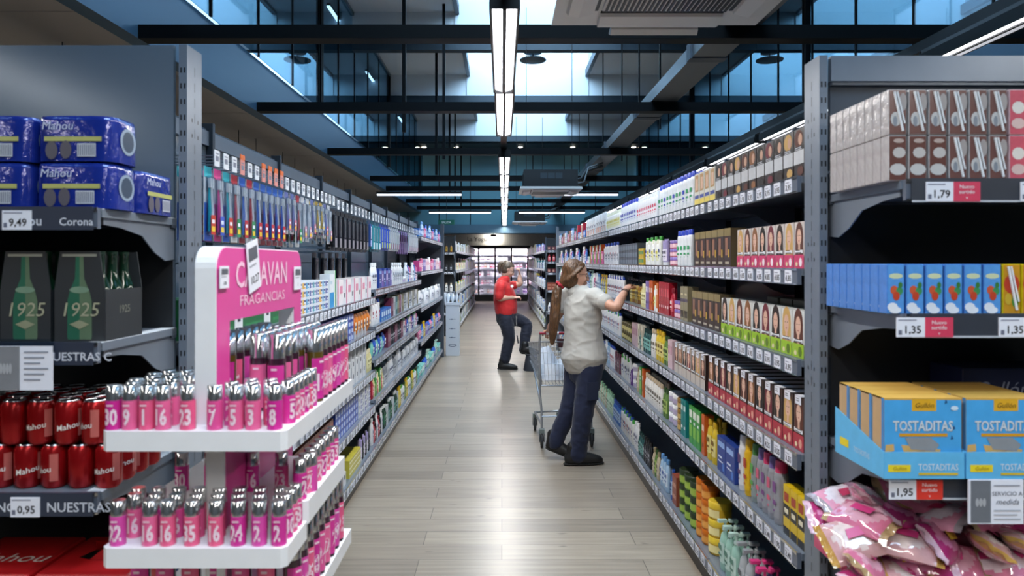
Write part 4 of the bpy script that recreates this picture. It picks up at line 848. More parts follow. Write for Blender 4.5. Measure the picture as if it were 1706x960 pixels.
# blue can packs: six cans under printed film
BFILM = M('#1b2f8c', .16, .15, .10, 30, coat=.6, name='blue_printed_film'); bump(BFILM, 55, .55)
cb = MB()
for n_, q in can_mb(BLUE, M('#b9b86a', .35), 'Mahou'): cb.join(q)
cbm = cb.mesh('can')
def film_mesh(nx, ny):
    m = MB(); W_ = nx*.067/2+.004; D2 = ny*.067/2+.0045; n = 32; rings = []
    prof = [(1.0, .0), (1.0, .03), (.995, .105), (.97, .118), (.80, .121)]
    for k_, z in prof:
        for i in range(n):
            a = 2*math.pi*i/n; cx_, cy_ = math.cos(a), math.sin(a); e_ = .42
            X = W_*math.copysign(abs(cx_)**e_, cx_)*k_; Y = D2*math.copysign(abs(cy_)**e_, cy_)*k_
            bulge = .0035*abs(math.sin(X/.067*math.pi+ (nx % 2)*math.pi/2)) if abs(Y) > D2*.8 else .003*abs(math.sin(Y/.067*math.pi))
            rings.append((X, Y*(1) - math.copysign(.0018-bulge*.5, Y), z))
    m.add(rings, [(L*n+i, L*n+(i+1) % n, L*n+n+(i+1) % n, L*n+n+i) for L in range(len(prof)-1) for i in range(n)], BFILM, True)
    m.add(rings[-n:], [tuple(range(n))], BFILM)
    Y0 = -D2-.0012; YS = M('#b5b56c', .3); m.rect(-W_+.030, W_-.030, .052, .064, Y0, YS)
    text(m, 'Mahou', .03, M('#cfd8ee', .3), -.04, .082, Y0-.001, shear=.15); m.rect(.012, .060, .012, .046, Y0-.001, M('#c9cdd6', .3))
    for i in range(9): m.rect(.015+i*.005, .017+i*.005, .015, .043, Y0-.0015, M('#4a506a'))
    m.ell(-.055, .028, .016, .024, Y0-.001, M('#5a5660', .4)); m.ell(-.018, .030, .015, .024, Y0-.001, M('#5a5660', .4))
    X0 = W_+.0012; V = [(X0, D2*.55*math.cos(2*math.pi*i/16), .06+.036*math.sin(2*math.pi*i/16)) for i in range(16)]; m.add(V, [tuple(range(16))], M('#8fa0b4', .3)); V = [(X0+.0005, D2*.40*math.cos(2*math.pi*i/16), .06+.028*math.sin(2*math.pi*i/16)) for i in range(16)]; m.add(V, [tuple(range(16))], M('#38485c', .3))
    return m.mesh('printed_film')
fm = film_mesh(3, 2)
def canpack(x, y, z, rz, lab):
    e = empty('can_pack', (x, y, z), rz, lab, 'pack of cans', 'blue film-wrapped can packs on the top beer shelf')
    for i in range(3):
        for j in range(2): inst('can', cbm, e, (-.067+i*.067, -.0335+j*.067, .001))
    inst('printed_film', fm, e)
for i in range(5):
    for l in range(2): canpack(-1.118-i*.216+(.004 if l else 0), 1.912, 1.7382+l*.123, 0, 'blue film-wrapped can pack, %s layer, %s column from slotted post' % (('lower', 'upper')[l], nth(i)))
canpack(-1.085, 2.10, 1.738, R(90), 'blue film-wrapped can pack alone at the back beside the slotted post')
# 1925 bottle packs
GB = M('#0f2a1c', .08, 0, .05, 20, coat=.5, name='dark_green_glass')
bm_ = MB().lathe([(.026, 0), (.03, .004), (.03, .115), (.024, .145), (.0135, .175), (.0125, .222), (.0145, .224), (.0145, .234)], GB, 12).mesh('bottle')
def carton25():
    m = MB(); CB = M('#22262a', .6, 0, .08, 20, name='charcoal_card'); w, d, h = .132, .19, .236
    P = [(-w/2, .0), (w/2, 0), (w/2, .135), (w/2-.014, h), (-w/2+.014, h), (-w/2, .135)]
    m.prism(P, -d/2-.001, -d/2+.002, CB, 'y'); m.prism(P, d/2-.002, d/2+.001, CB, 'y'); m.box(-w/2, -w/2+.002, -d/2, d/2, 0, .135, CB); m.box(w/2-.002, w/2, -d/2, d/2, 0, .135, CB); m.box(-w/2, w/2, -d/2, d/2, 0, .001, CB)
    m.box(-.002, .002, -d/2, d/2, .1, h-.005, CB)
    y = -d/2-.0016; a = [(0, .225), (0, .005), (-.030, .005), (-.032, .012), (-.032, .105), (-.026, .13), (-.012, .165), (-.010, .225)]
    m.quad([(u, y, v) for u, v in a], M('#1c5a44', .5)); m.quad([(-u, y, v) for u, v in a][::-1], M('#556b52', .5))
    m.rect(-.045, .045, .222, .229, y-.0005, M('#8d8f84')); text(m, '1925', .052, M('#a09f86', .5), 0, .066, y-.001, shear=.18); m.ell(0, .135, .026, .009, y-.0008, M('#6f8a74')); m.quad([(-.026, y-.001, .045), (0, y-.001, .032), (.026, y-.001, .045), (0, y-.001, .056)], M('#8d8f74'))
    T = Matrix.Rotation(R(90), 4, 'Z'); s_ = MB(); text(s_, '1925', .03, M('#77786a', .5), 0, .07, -w/2-.0006); m.join(s_, T)
    return m.mesh('carton')
c25 = carton25()
for i in range(6):
    e = empty('bottle_pack', (-1.105-i*.142, 1.95, 1.391), 0, 'charcoal carton of green beer bottles, %s from the slotted post' % nth(i), 'pack of bottles', 'charcoal bottle cartons on the middle beer shelf')
    inst('carton', c25, e)
    for a in (-.032, .032):
        for b_ in (-.06, 0, .06): inst('bottle', bm_, e, (a, b_, .002))
# red cartons on the low deck
REDC = M('#b0171b', .4, 0, .06, 10, name='red_card')
for i, (x, lab) in enumerate(((-1.10, 'red beer carton with torn handle hole nearest the perfume stand'), (-1.36, 'red beer carton with white writing behind the perfume bottles'), (-1.62, 'red beer carton third from the perfume stand'))):
    e = empty('beer_carton', (x, 1.98, .3806), 0, lab, 'carton'); m = MB(); m.box(-.123, .123, -.13, .13, 0, .40, REDC, .004)
    m.quad([(-.105, -.105, .4006), (.105, -.105, .4006), (.105, .105, .4006), (-.105, .105, .4006)], M('#c01c20', .4)); m.build('box', e)
    if i == 0:
        t = MB(); t.quad([(-.07, -.02, .4012), (-.02, -.04, .4012), (.05, -.04, .4012), (.075, 0, .4012), (.03, .03, .4012), (-.05, .03, .4012)], BLACK); t.build('handle_hole', e)
        f = MB(); f.add([(-.05, .03, .402), (.03, .03, .402), (.015, .0, .43), (-.04, .01, .435)], [(0, 1, 2, 3)], REDC); f.add([(-.03, -.04, .402), (.05, -.04, .402), (.03, -.01, .422), (-.01, -.015, .42)], [(0, 1, 2, 3)], REDC); f.build('torn_flap', e)
    else:
        t = MB(); tt = MB(); text(tt, 'Mahou', .08, M('#e4dcd8', .5), 0, 0, 0, shear=.2); t.join(tt, Matrix.Translation((0, -.05, .4014)) @ Matrix.Rotation(R(-90), 4, 'X')); t.build('lettering', e)
# ------------------------------------------------------------------ milk end shelf
MX = 1.035+.665
milk = bay((MX, 1.835, 0), 0, 1.33, [.70, 1.048, 1.463, 1.81], 'milk and biscuit end shelf unit with ribbed grey back', 'end_shelf_unit', dep=.42, H=2.25, back=M('#4a525d', .4, .2, .06, 4), slats=True, post=False, labels=[['x']]*4)
for s_ in [c for c in milk.children if c.name.startswith('shelf')]:
    for c in list(s_.children):
        if c.name.startswith('price_label'): bpy.data.objects.remove(c)
m = MB(); m.box(-.653, .653, .420, .4235, .6, 1.80, M('#202328', .5, 0, .1, 6)); m.build('lower_back_panel', milk)
MB().box(-.66, .66, .40, .424, 2.17, 2.25, STEEL).build('top_bar', milk)
smk = {round(c.location.z, 3): c for c in milk.children if c.name.startswith('shelf')}
for z in smk:
    q = MB(); q.box(-.65, .652, -.0215, -.0175, -.056, .004, M('#343943', .4)); q.box(-.65, .652, -.0235, -.0215, -.058, -.053, M('#b9bec6', .3)); q.build('rail_insert', smk[z])
NV = ('Nuevo', 'surtido')
ticket(smk[1.81], '1,79', px(1541, d_), .069, NV, ox=MX); ticket(smk[1.81], '1,79', px(1698, d_), .069, NV, ox=MX)
ticket(smk[1.463], '1,35', px(1492, d_), .072, NV, ox=MX); ticket(smk[1.463], '1,35', px(1662, d_), .072, NV, ox=MX)
ticket(smk[1.048], '1,95', px(1480, d_), .068, NV, ox=MX, red='#d8382c')
p = empty('shelf_placard', (px(1610, 1.80), 1.79, pz(871, 1.80)), 0, 'grey and white placard hanging under the biscuit shelf edge', 'sign')
m = MB(); m.box(0, .138, 0, .006, 0, .112, TAG); m.rect(.004, .055, .003, .110, -.0006, M('#6a6f77', .5)); m.build('card', p)
m = MB(); text(m, 'SERVICIO A', .015, M('#5a5f6c'), .096, .072, -.0012); text(m, 'medida', .02, M('#5a5f6c'), .096, .05, -.0012, shear=.3)
for i in range(3): m.rect(.062, .13-.008*(i % 2), .033-i*.011, .036-i*.011, -.0012, M('#a4a9b4'))
for i in range(3): m.ell(.020+i*.009, .055, .0045, .011, -.0014, M('#a9acb2'), 10)
m.rect(.062, .128, .096, .099, -.0012, M('#8d93a2')); m.build('printing', p)
def briq(key, look, col, side, arts, straw=True, w=.047, d=.038, h=.118, name='drink_carton'):
    b = MB(); b.box(-w/2, w/2, -d/2, d/2, 0, h, bump(M(side, .16, 0, .2, 60, coat=.5), 70, .5), .0015); y = -d/2-.0006; b.rect(-w/2+.002, w/2-.002, .002, h-.002, y, M(col, .2, 0, .15, 60, coat=.5))
    for (cx_, cz, rx, rz_, c) in arts: y -= .0003; b.ell(cx_*w, cz*h, rx*w, rz_*h, y, M(c, .3), 10)
    parts = [('carton', b)]
    if straw: s_ = MB(); s_.tube([(-w*.22, -d/2-.003, h*.95), (w*.26, -d/2-.003, h*.08)], .0034, WHITE, 6); s_.tube([(-w*.06, -d/2-.003, h*.95), (w*.36, -d/2-.003, h*.25)], .0024, WHITE, 6); parts.append(('straw', s_))
    reg(key, name, 'drink carton', look, w, d, h, parts)
briq('choc', 'brown chocolate milk carton with straw', '#76514b', '#b3aeae', [(-.1, .35, .3, .16, '#c9c6c4'), (-.15, .3, .12, .12, '#8a8f98'), (.28, .72, .22, .2, '#a39a98')])
briq('chocf', 'brown chocolate milk carton without straw', '#6a453e', '#b3aeae', [(.08, .62, .36, .12, '#c2bcb9'), (0, .25, .45, .13, '#c9c6c4'), (.05, .88, .3, .05, '#b9a49c')], False)
briq('pinkm', 'pink strawberry milk carton', '#d2606e', '#d3b0b4', [(0, .6, .36, .14, '#e5dcd4'), (0, .25, .4, .12, '#dfbfb9')], False)
briq('bluej', 'blue fruit juice carton', '#5a9ade', '#4a80cc', [(0, .76, .4, .055, '#cdd6b0'), (-.1, .48, .22, .09, '#c85a3a'), (.2, .46, .2, .08, '#3f8f5a'), (.02, .36, .2, .09, '#c2472e'), (.25, .58, .12, .06, '#3f7a3a'), (-.2, .14, .3, .09, '#e3e8f0'), (-.05, .08, .34, .07, '#e3e8f0')], False, .046, .040, .130)
briq('redj', 'yellow and red juice carton with straw', '#c9922c', '#d8c01c', [(0, .6, .45, .2, '#b8402c'), (.2, .25, .2, .12, '#3f8f3a'), (-.2, .3, .2, .12, '#c8a83a')], True, .046, .040, .130)
for l in range(2):
    for r_ in range(8):
        for c_ in range(13):
            if r_ > 1 and c_ > 2: continue
            k_ = 'pinkm' if c_ >= 6 and c_ < 9 else ('choc' if (l == 1 or c_ >= 3) else 'chocf')
            put(k_, (1.03+c_*.0523, 1.862+r_*.0415, 1.8106+l*.1195), 0, '%s, %s column from post, %s row, %s layer' % (K[k_]['look'], nth(c_), nth(r_), ('lower', 'upper')[l]), 'small milk cartons on the top shelf', parts=(r_ == 0))
for r_ in range(8):
    for c_ in range(13):
        if r_ > 1 and c_ > 2: continue
        k_ = 'bluej' if c_ < 6 else 'redj'
        put(k_, (1.026+c_*.0503, 1.865+r_*.0435, 1.4636), 0, '%s, %s column from the slotted post, %s row' % (K[k_]['look'], nth(c_), nth(r_)), 'small juice cartons on the middle shelf', parts=(r_ == 0))
# toasted biscuits
SKY_ = '#4aa3e0'
def tost():
    w, d, h = .196, .056, .2; b = MB(); b.box(-w/2, w/2, -d/2, d/2, 0, h, M('#b99a72', .4)); y = -d/2-.0006
    b.rect(-w/2, w/2, 0, h, y, M(SKY_, .3)); b.box(-w/2, w/2, -d/2-.0008, d/2+.0005, h-.004, h+.0006, M('#cfa552', .45))
    b.quad([(-w/2-.0006, -d/2, 0), (-w/2-.0006, -d/2+.012, 0), (-w/2-.0006, -d/2+.012, h), (-w/2-.0006, -d/2, h)], M('#4a86c0', .4))
    y -= .0005
    b.rect(-.028, .034, h-.032, h-.002, y, M('#d9a628', .4)); text(b, 'Gullón', .018, M('#4a3418', .5), .003, h-.024, y-.0005, shear=.25)
    text(b, 'TOSTADITAS', .036, M('#c9d3dc', .4), 0, .118, y-.0007, wide=.72, fat=.018); text(b, 'TOSTADITAS', .036, M('#7c8fa2', .4), .0015, .1165, y-.0003, wide=.72, fat=.018)
    b.rect(-.06, .062, .103, .111, y-.0004, M('#cf9526', .4))
    WD = M('#cfa763', .5); WD2 = M('#b98c45', .5); GR = M('#8a8f95', .4)
    b.quad([(-.055, y, .082), (-.045, y, .055), (-.02, y, .036), (.015, y, .030), (.04, y, .038), (.045, y, .07)], WD); b.quad([(-.046, y-.0004, .1), (.02, y-.0004, .1), (.042, y-.0004, .082), (.03, y-.0004, .066), (-.03, y-.0004, .07)], GR)
    for (cx_, cz, a, c) in ((-.012, .05, .018, WD2), (.012, .046, .016, WD), (.058, .050, .013, WD2), (.088, .032, .012, WD), (-.085, .072, .012, WD)): b.quad([(cx_-a, y-.0008, cz-a*.8), (cx_+a, y-.0008, cz-a*.5), (cx_+a*.9, y-.0008, cz+a), (cx_-a*.8, y-.0008, cz+a*.8)], c)
    NB = M('#1d3f6e', .4)
    for (cx_, cz) in ((.055, .186), (.072, .168), (.075, .12), (.07, .095), (-.075, .04), (-.055, .035), (-.065, .052)): b.quad([(cx_, y-.0006, cz), (cx_+.007, y-.0006, cz+.003), (cx_+.003, y-.0006, cz+.012)], NB)
    b.ell(.08, .175, .01, .006, y-.0007, M('#cfe4f5', .2), 8)
    reg('tost', 'biscuit_box', 'box', 'sky blue toasted biscuit box', w, d, h, [('box', b)])
tost()
def tosttray(x0, lab, flap):
    w = .203; y0 = 1.795
    e = empty('display_tray', (x0+w/2, y0, 1.0495), 0, lab, 'tray'); m = MB(); CB = M('#5fb4e4', .4)
    m.box(-w/2, w/2, 0, .26, 0, .002, CB); m.box(-w/2, w/2, -.002, 0, 0, .068, CB); m.box(-w/2, w/2, .258, .26, 0, .06, CB); m.prism([(0, 0), (.26, 0), (.26, .12), (0, .068)], w/2-.001, w/2+.0005, CB); m.prism([(0, 0), (.26, 0), (.26, .13), (0, .068)], -w/2-.0005, -w/2+.001, CB); m.build('tray', e)
    l = MB(); l.rect(-.092, -.035, .018, .036, -.0028, M('#e4cf2a', .4)); text(l, 'Gullón', .013, M('#8a6a1c'), -.063, .022, -.0032, shear=.2); text(l, 'TOSTADITAS', .024, M('#c9dbe8', .4), .035, .022, -.0032, wide=.72, fat=.01); l.rect(-.015, .085, .010, .016, -.0034, M('#cdb13a', .4)); l.build('printing', e)
    if flap:
        l = MB(); q = MB(); q2 = MB(); q2.rect(-.23, -.18, .03, .052, -w/2-.0012, M('#e4cf2a', .4)); MB().join(q2, Matrix.Rotation(R(-90), 4, 'Z')).build('side_badge', e); text(q, 'TOSTADITAS', .02, M('#c9dbe8', .4), -.11, .03, -w/2-.0012, wide=.72); l.join(q, Matrix.Rotation(R(-90), 4, 'Z')); l.build('side_printing', e)
    return e
tosttray(.968, 'light blue display tray of biscuit boxes nearest the slotted post', True); tosttray(1.176, 'light blue display tray of biscuit boxes farther from the slotted post', False)
for c_ in range(2):
    for r_ in range(4):
        k = K['tost']; put('tost', (1.0695+c_*.208, 1.828+r_*.0605, 1.0525), 0, 'sky blue toasted biscuit box, %s tray, %s in its row' % (('post-side', 'outer')[c_], nth(r_)), 'biscuit boxes in the light blue trays')
e = empty('navy_box', (1.50, 2.14, 1.0495), 0, 'dark navy box with thin cursive writing behind the biscuits', 'box'); MB().box(-.16, .16, -.08, .08, 0, .24, M('#101a3c', .4), .003).build('box', e); q = MB(); text(q, 'Gullón', .06, M('#8a90a4', .4), -.05, .16, -.0812, shear=.3); q.build('lettering', e)
# pink confectionery
PKB = M('#d24f78', .4); e = empty('pink_display_box', (1.17, 2.06, .7006), 0, 'pink display box behind and under the heap of candy bags', 'box')
m = MB(); m.box(-.18, .45, 0, .003, 0, .05, PKB); m.box(-.182, -.179, 0, .18, 0, .085, PKB); m.box(.447, .45, 0, .18, 0, .06, PKB); m.box(-.18, .45, .177, .18, 0, .06, PKB); m.box(-.18, .45, 0, .18, 0, .003, PKB); m.build('box', e)
from mathutils import noise as NZ
def bag_mesh(seed, cols, w=.19, h=.12, t=.055):
    m = MB(); nx, ny = 20, 14; mats = [M(c, .10, 0, .22, 50, coat=.9) for c in cols]
    for side in (1, -1):
        V = []
        for j in range(ny+1):
            for i in range(nx+1):
                u = i/nx; v = j/ny; pin = .28*abs(u-.5)**2*(1 if seed % 2 else -.4); X = (u-.5)*w; Y = (v-.5)*h*(1-pin*1.2)
                e_ = (max(0, math.sin(math.pi*min(max((u-.07)/.86, 0), 1)))*max(0, math.sin(math.pi*v)))**.45
                q = NZ.noise(Vector((X*22+seed*3, Y*22, side*5))); q2 = NZ.noise(Vector((X*70+seed, Y*70, side*3)))
                V.append((X, Y, side*(t/2*e_*(1+.35*q)) + .0035*q2*e_ + (.004*math.sin(Y*160+seed) if e_ < .25 else 0)))
        fs = [[], [], []]
        for j in range(ny):
            for i in range(nx):
                a = j*(nx+1)+i; f = (a, a+1, a+nx+2, a+nx+1); u = (i+.5)/nx; v = (j+.5)/ny; dd = (u-.5)**2*9+(v-.55)**2*7
                k_ = 1 if dd < 1 else 2 if (u < .08 or u > .92) else 0
                fs[k_].append(f if side > 0 else f[::-1])
        for k_ in range(3):
            if fs[k_]: m.add(V, fs[k_], mats[k_], True)
    m.quad([(-.03, -.008, t*.60), (.03, -.008, t*.60), (.034, .018, t*.60), (-.026, .018, t*.60)], M(cols[3], .3))
    return m.mesh('bag')
BG = [bag_mesh(i, c) for i, c in enumerate([('#cf7f9c', '#dccdd4', '#b9939c', '#c03a78'), ('#c66f8e', '#cf9cae', '#a98f6a', '#c03a78'), ('#d795ae', '#d9d2dc', '#a8a0a8', '#b0305a'), ('#a8306c', '#c97aa0', '#d8b4c4', '#d8b840'), ('#c59a9c', '#d4c4c2', '#b88f48', '#c03a78')])]
rn = random.Random(21); i = 0
for lay, (zz, ys_, xs_) in enumerate(((.735, (1.90, 2.00), 6), (.785, (1.91, 2.04), 6), (.835, (1.93, 2.06), 6), (.885, (1.98, 2.10), 5), (.925, (2.05,), 3))):
    for yy in ys_:
        for c_ in range(xs_):
            x = (1.0 if lay < 3 else 1.02 if lay < 4 else 1.06) + c_*.105 + rn.uniform(-.02, .02) - (.03 if lay == 2 and c_ == 0 else 0); k_ = rn.randrange(5)
            o = bpy.data.objects.new('candy_bag', BG[k_]); C.objects.link(o); o.location = (x, yy+rn.uniform(-.015, .015), zz+rn.uniform(-.01, .01)-.012*(c_ == 5)); o.rotation_euler = (R(rn.uniform(15, 48)), R(rn.uniform(-18, 18)), R(rn.uniform(-70, 70)))
            tag(o, '%s candy bag, layer %s of the heap, %s from slotted post, %s row' % (('pink and white', 'rosy', 'pale pink', 'magenta', 'cream-pink')[k_], ('one', 'two', 'three', 'four', 'five')[lay], nth(c_), 'front' if yy == ys_[0] else 'rear'), 'bag of candy', 'candy bags heaped under the biscuit shelf'); i += 1
# ------------------------------------------------------------------ perfume stand
SX0, SX1 = -.85, -.457
st = empty('perfume_stand', (-.65, 1.85, 0), 0, 'white and pink tiered perfume stand in front of the beer end shelf', 'display stand')
def trayp(y0, y1, z, x0=SX0, x1=SX1, th=.042):
    m = MB(); c = .012; P = [(x0+.65+c, y0-1.85), (x1+.65-c, y0-1.85), (x1+.65, y0-1.85+c), (x1+.65, y1-1.85), (x0+.65, y1-1.85), (x0+.65, y0-1.85+c)]
    m.prism(P, z-th, z, WHITE, 'z'); o = m.build('tray', st); return o
trayp(1.50, 2.17, 1.24); trayp(1.50, 1.66, .992); trayp(1.665, 2.06, 1.035, th=.055); trayp(1.60, 2.15, .79); trayp(1.55, 2.15, .45); 
MB().box(-.18, .17, -.26, .27, 0, .09, WHITE).build('base', st)
PK = M('#dc4b9c', .3, 0, .05, 8, name='hot_pink_panel')
m = MB(); m.box(-.025, .02, -.24, .28, .09, 1.20, WHITE, .004); m.box(.02, .0215, -.235, .275, .1, 1.19, PK); m.build('column', st)
# arch: slab parallel to the aisle with a window in it
def arch(x0, x1, y0, y1, z0, z1, zo, leg, m_, rr=.05):
    out = [(y0, z0), (y0, z1-rr)] + [(y0+rr-rr*math.cos(a*math.pi/12), z1-rr+rr*math.sin(a*math.pi/12)) for a in range(1, 7)] + [(y1-rr+rr*math.sin(a*math.pi/12), z1-rr+rr*math.cos(a*math.pi/12)) for a in range(1, 7)] + [(y1, z0), (y1-leg, z0), (y1-leg, zo), (y0+leg, zo), (y0+leg, z0)]
    q = MB(); n = len(out); V = [(x0, a-1.85, b) for a, b in out]+[(x1, a-1.85, b) for a, b in out]
    q.add(V, [(i, (i+1) % n, n+(i+1) % n, n+i) for i in range(n)], m_)
    # faces as bands: top band polygon and two legs
    topi = list(range(1, n-4)); top = [out[i] for i in range(1, len(out)-5)]
    for xx, fl in ((x0, 0), (x1, 1)):
        polys = [[(y0, zo)] + out[1:len(out)-5] + [(y1, zo)], [(y0, z0), (y0, zo), (y0+leg, zo), (y0+leg, z0)], [(y1-leg, z0), (y1-leg, zo), (y1, zo), (y1, z0)]]
        for P in polys: q.add([(xx, a-1.85, b) for a, b in P], [tuple(range(len(P)))], m_)
    return q
ax = -.628+.65
arch(ax-.048, ax-.002, 1.56, 2.22, 1.24, 1.635, 1.463, .075, WHITE).build('sign_arch', st)
pf = arch(ax-.002, ax, 1.565, 2.215, 1.242, 1.632, 1.463, .07, PK)
pf.build('sign_face', st)
lt = MB(); q = MB(); LP_ = M('#f2c8de', .4)
text(q, 'CARAVAN', .088, LP_, .02, .054, 0, wide=.98, fat=.012); text(q, 'FRAGANCIAS', .038, LP_, .02, .008, 0, wide=1.55)
T90 = Matrix.Translation((ax+.0012, 0, 1.485)) @ Matrix.Rotation(R(90), 4, 'Z')
lt.join(q, T90); lt.build('lettering', st)
def stag(u, z, w, h, tilt, lines, nm='price_label'):
    q = MB(); q.box(0, w, -.002, 0, 0, h, TAG); q.rect(w*.12, w*.88, h*.62, h*.88, -.0026, M('#565b66')); q.rect(w*.12, w*.7, h*.5, h*.54, -.0026, M('#9a9fac')); text(q, lines, h*.22, INK, w*.5, h*.16, -.0026, fat=.01)
    m = MB().join(q, Matrix.Translation((ax+.004, u, z)) @ Matrix.Rotation(R(90), 4, 'Z') @ Matrix.Rotation(R(tilt), 4, 'Y')); m.build(nm, st)
stag(-.10, 1.52, .082, .125, -12, '10,27'); stag(-.285, 1.54, .05, .05, 0, '1,08'); stag(.275, 1.515, .07, .07, 0, '1')
SIL = M('#dcdee0', .13, .92, .05, 20, name='silver_cap')
def perf(key, pink, num, tall=False, gold=False):
    if not tall:
        r, h, hb = .0165, .094, .062; b = MB().lathe([(r, .0), (r, hb)], M(pink, .2, 0, .06, 30, coat=.4), 14); c = MB().lathe([(r*.94, hb), (r*.94, h-.001), (r*.85, h)], SIL, 14)
        parts = [('bottle', b), ('cap', c)]
    else:
        r, h, hb = .021, .185, .128; b = MB().lathe([(r, 0), (r, hb)], M('#5b4a1e' if gold else '#3a2030', .1, 0, .1, 30, coat=.5), 14); c = MB().lathe([(r*.95, hb), (r*.95, h-.001), (r*.88, h)], SIL, 14)
        parts = [('bottle', b), ('cap', c)]; V = []; k = 9
        for zz in (.008, .112):
            for i in range(k): a = -math.pi/2+(i-4)*.3; V.append((r*1.03*math.cos(a), r*1.03*math.sin(a), zz))
        l = MB(); l.add(V, [(i, i+1, k+i+1, k+i) for i in range(k-1)], M(pink, .35), True); parts.append(('label', l))
    tmp = MB(); text(tmp, num, .046 if not tall else .06, M('#f8eaf2', .4), 0, .012 if not tall else .03, 0, wide=.62, fat=.035); rr = r*1.05
    l = MB(); l.add([(rr*math.sin(x/rr), -rr*math.cos(x/rr), z) for x, y, z in tmp.v], tmp.f, M('#f3dbe8', .4)); l.rect(-.007, .007, hb*.82 if not tall else .1, hb*.87 if not tall else .105, -rr, M('#f3dbe8', .4)); parts.append(('number', l))
    reg(key, 'perfume_bottle', 'perfume', '', 2*r, 2*r, h, parts)
PKS = ['#d8389a', '#e8689c', '#e2559a', '#cf2f96', '#e85f8c', '#d94aa8']
nums = ['30', '9', '16', '23', '7', '5', '3', '8', '22', '24', '35', '2', '1', '12']
def P_(num, ci, tall=False, gold=False):
    key = 'pf%s_%d_%d_%d' % (num, ci, tall, gold)
    if key not in K: perf(key, PKS[ci], num, tall, gold)
    return key
def pput(num, ci, x, y, z, lab, grp, tall=False, gold=False, rz=0):
    put(P_(num, ci, tall, gold), (x, y, z+.0006), rz, lab, grp, parts=True)
fx = [190, 217, 245, 272, 313, 358, 393, 422, 458]; fn = ['30', '9', '1', '16', '23', '7', '5', '3', '8']
for i, (x_, n_) in enumerate(zip(fx, fn)):
    pput(n_, (3, 1, 4, 1, 4, 2, 1, 1, 3)[i], px(x_, 1.525), 1.525, 1.24, 'small pink perfume bottle numbered %s in the upper tray front row' % n_, 'small perfume bottles, upper tray')
rn = random.Random(2)
for r_ in range(1, 6):
    for i in range(9):
        x = -.83+i*.0435+(r_ % 2)*.015
        if r_ > 2 and i > 4: continue
        if r_ > 2 and x > -.70 and True: continue
        if x > -.485: continue
        if r_ >= 1 and abs(x+.652) < .048 : continue
        pput(rn.choice(nums), rn.randrange(6), x, 1.525+r_*.042, 1.24, 'small pink perfume bottle, upper tray, %s row, %s from beer side' % (nth(r_), nth(i)), 'small perfume bottles, upper tray')
for i in range(6):
    pput(nums[(i*3+5) % 14], i % 6, -.478, 1.585+i*.037, 1.24, 'small pink perfume bottle on the upper tray aisle edge, %s from front' % nth(i), 'small perfume bottles, upper tray', rz=R(50))
for i in range(7):
    pput(['12', '3', '6', '9', '2', '22', '2'][i], (3, 2, 1, 3, 5, 2, 4)[i], -.482, 1.83+i*.049, 1.24, 'tall silver-capped perfume bottle along the aisle edge, %s from front' % nth(i), 'tall perfume bottles, upper tray', True, i == 0, R(60))
for j in range(3):
    for i in range(7):
        pput(nums[(i+j*4) % 14], (i+j) % 6, -.54-(.05 if j else 0)-(.09 if j > 1 else 0), 1.70+i*.055 if j != 1 else 1.72+i*.055, 1.24, 'tall silver-capped perfume bottle on the upper tray, %s file, %s from front' % (nth(j+1), nth(i)), 'tall perfume bottles, upper tray', True, (i+j) % 4 == 3)
fx = [197, 250, 280, 320, 360, 397, 432, 465]; fn = ['22', '16', '16', '35', '16', '24', '2', '2']
for i, (x_, n_) in enumerate(zip(fx, fn)):
    pput(n_, (5, 1, 4, 4, 4, 3, 5, 3)[i], px(x_, 1.525), 1.525, .992, 'small pink perfume bottle numbered %s, lower front tray, %s from beer side' % (n_, nth(i)), 'small perfume bottles, lower front tray')
for r_ in range(1, 4):
    for i in range(8):
        x = -.825+i*.046+(r_ % 2)*.012
        if x > -.49: continue
        if r_ == 3 and i % 2: continue
        if r_*.04 > .115: continue
        pput(rn.choice(nums), rn.randrange(6), x, 1.53+r_*.040, .992, 'small pink perfume bottle, lower front tray, %s row, %s from beer side' % (nth(r_), nth(i)), 'small perfume bottles, lower front tray')
for i in range(3): pput(nums[i*3], i, -.478, 1.565+i*.036, .992, 'small pink perfume bottle on lower front tray aisle edge, %s from front' % nth(i), 'small perfume bottles, lower front tray', rz=R(50))
for i in range(8): pput(['2', '2', '22', '2', '22', '22', '3', '3'][i], (3, 1, 3, 1, 3, 4, 5, 2)[i], -.482, 1.69+i*.047, 1.035-.04, '', '', True, i == 1, R(55)) if False else pput(['2', '2', '22', '2', '22', '22', '3', '3'][i], (3, 1, 3, 1, 3, 4, 5, 2)[i], -.482, 1.69+i*.047, 1.035-.0, 'small-necked perfume bottle on the back lower tray edge, %s from front' % nth(i), 'perfume bottles, back lower tray', False, False, R(55))
for i in range(5): pput(nums[i], (3, 0, 3, 2, 5)[i], -.79+i*.072+(.03 if i > 1 else 0), 1.75, 1.035, 'perfume bottle on the back lower tray, %s from the beer side' % nth(i), 'perfume bottles, back lower tray', False, i == 0)
for i in range(9):
    pput(nums[(i*2+1) % 14], (i*5) % 6, -.482, 1.63+i*.054, .79, 'perfume bottle on the lowest lit tray edge, %s from front' % nth(i), 'perfume bottles, lowest lit tray', True, False, R(55))
for i in range(6): pput(nums[(i*3) % 14], (i*2) % 6, -.83+i*.058, 1.63, .79, 'perfume bottle across the front of the lowest lit tray, %s from beer side' % nth(i), 'perfume bottles, lowest lit tray', True)
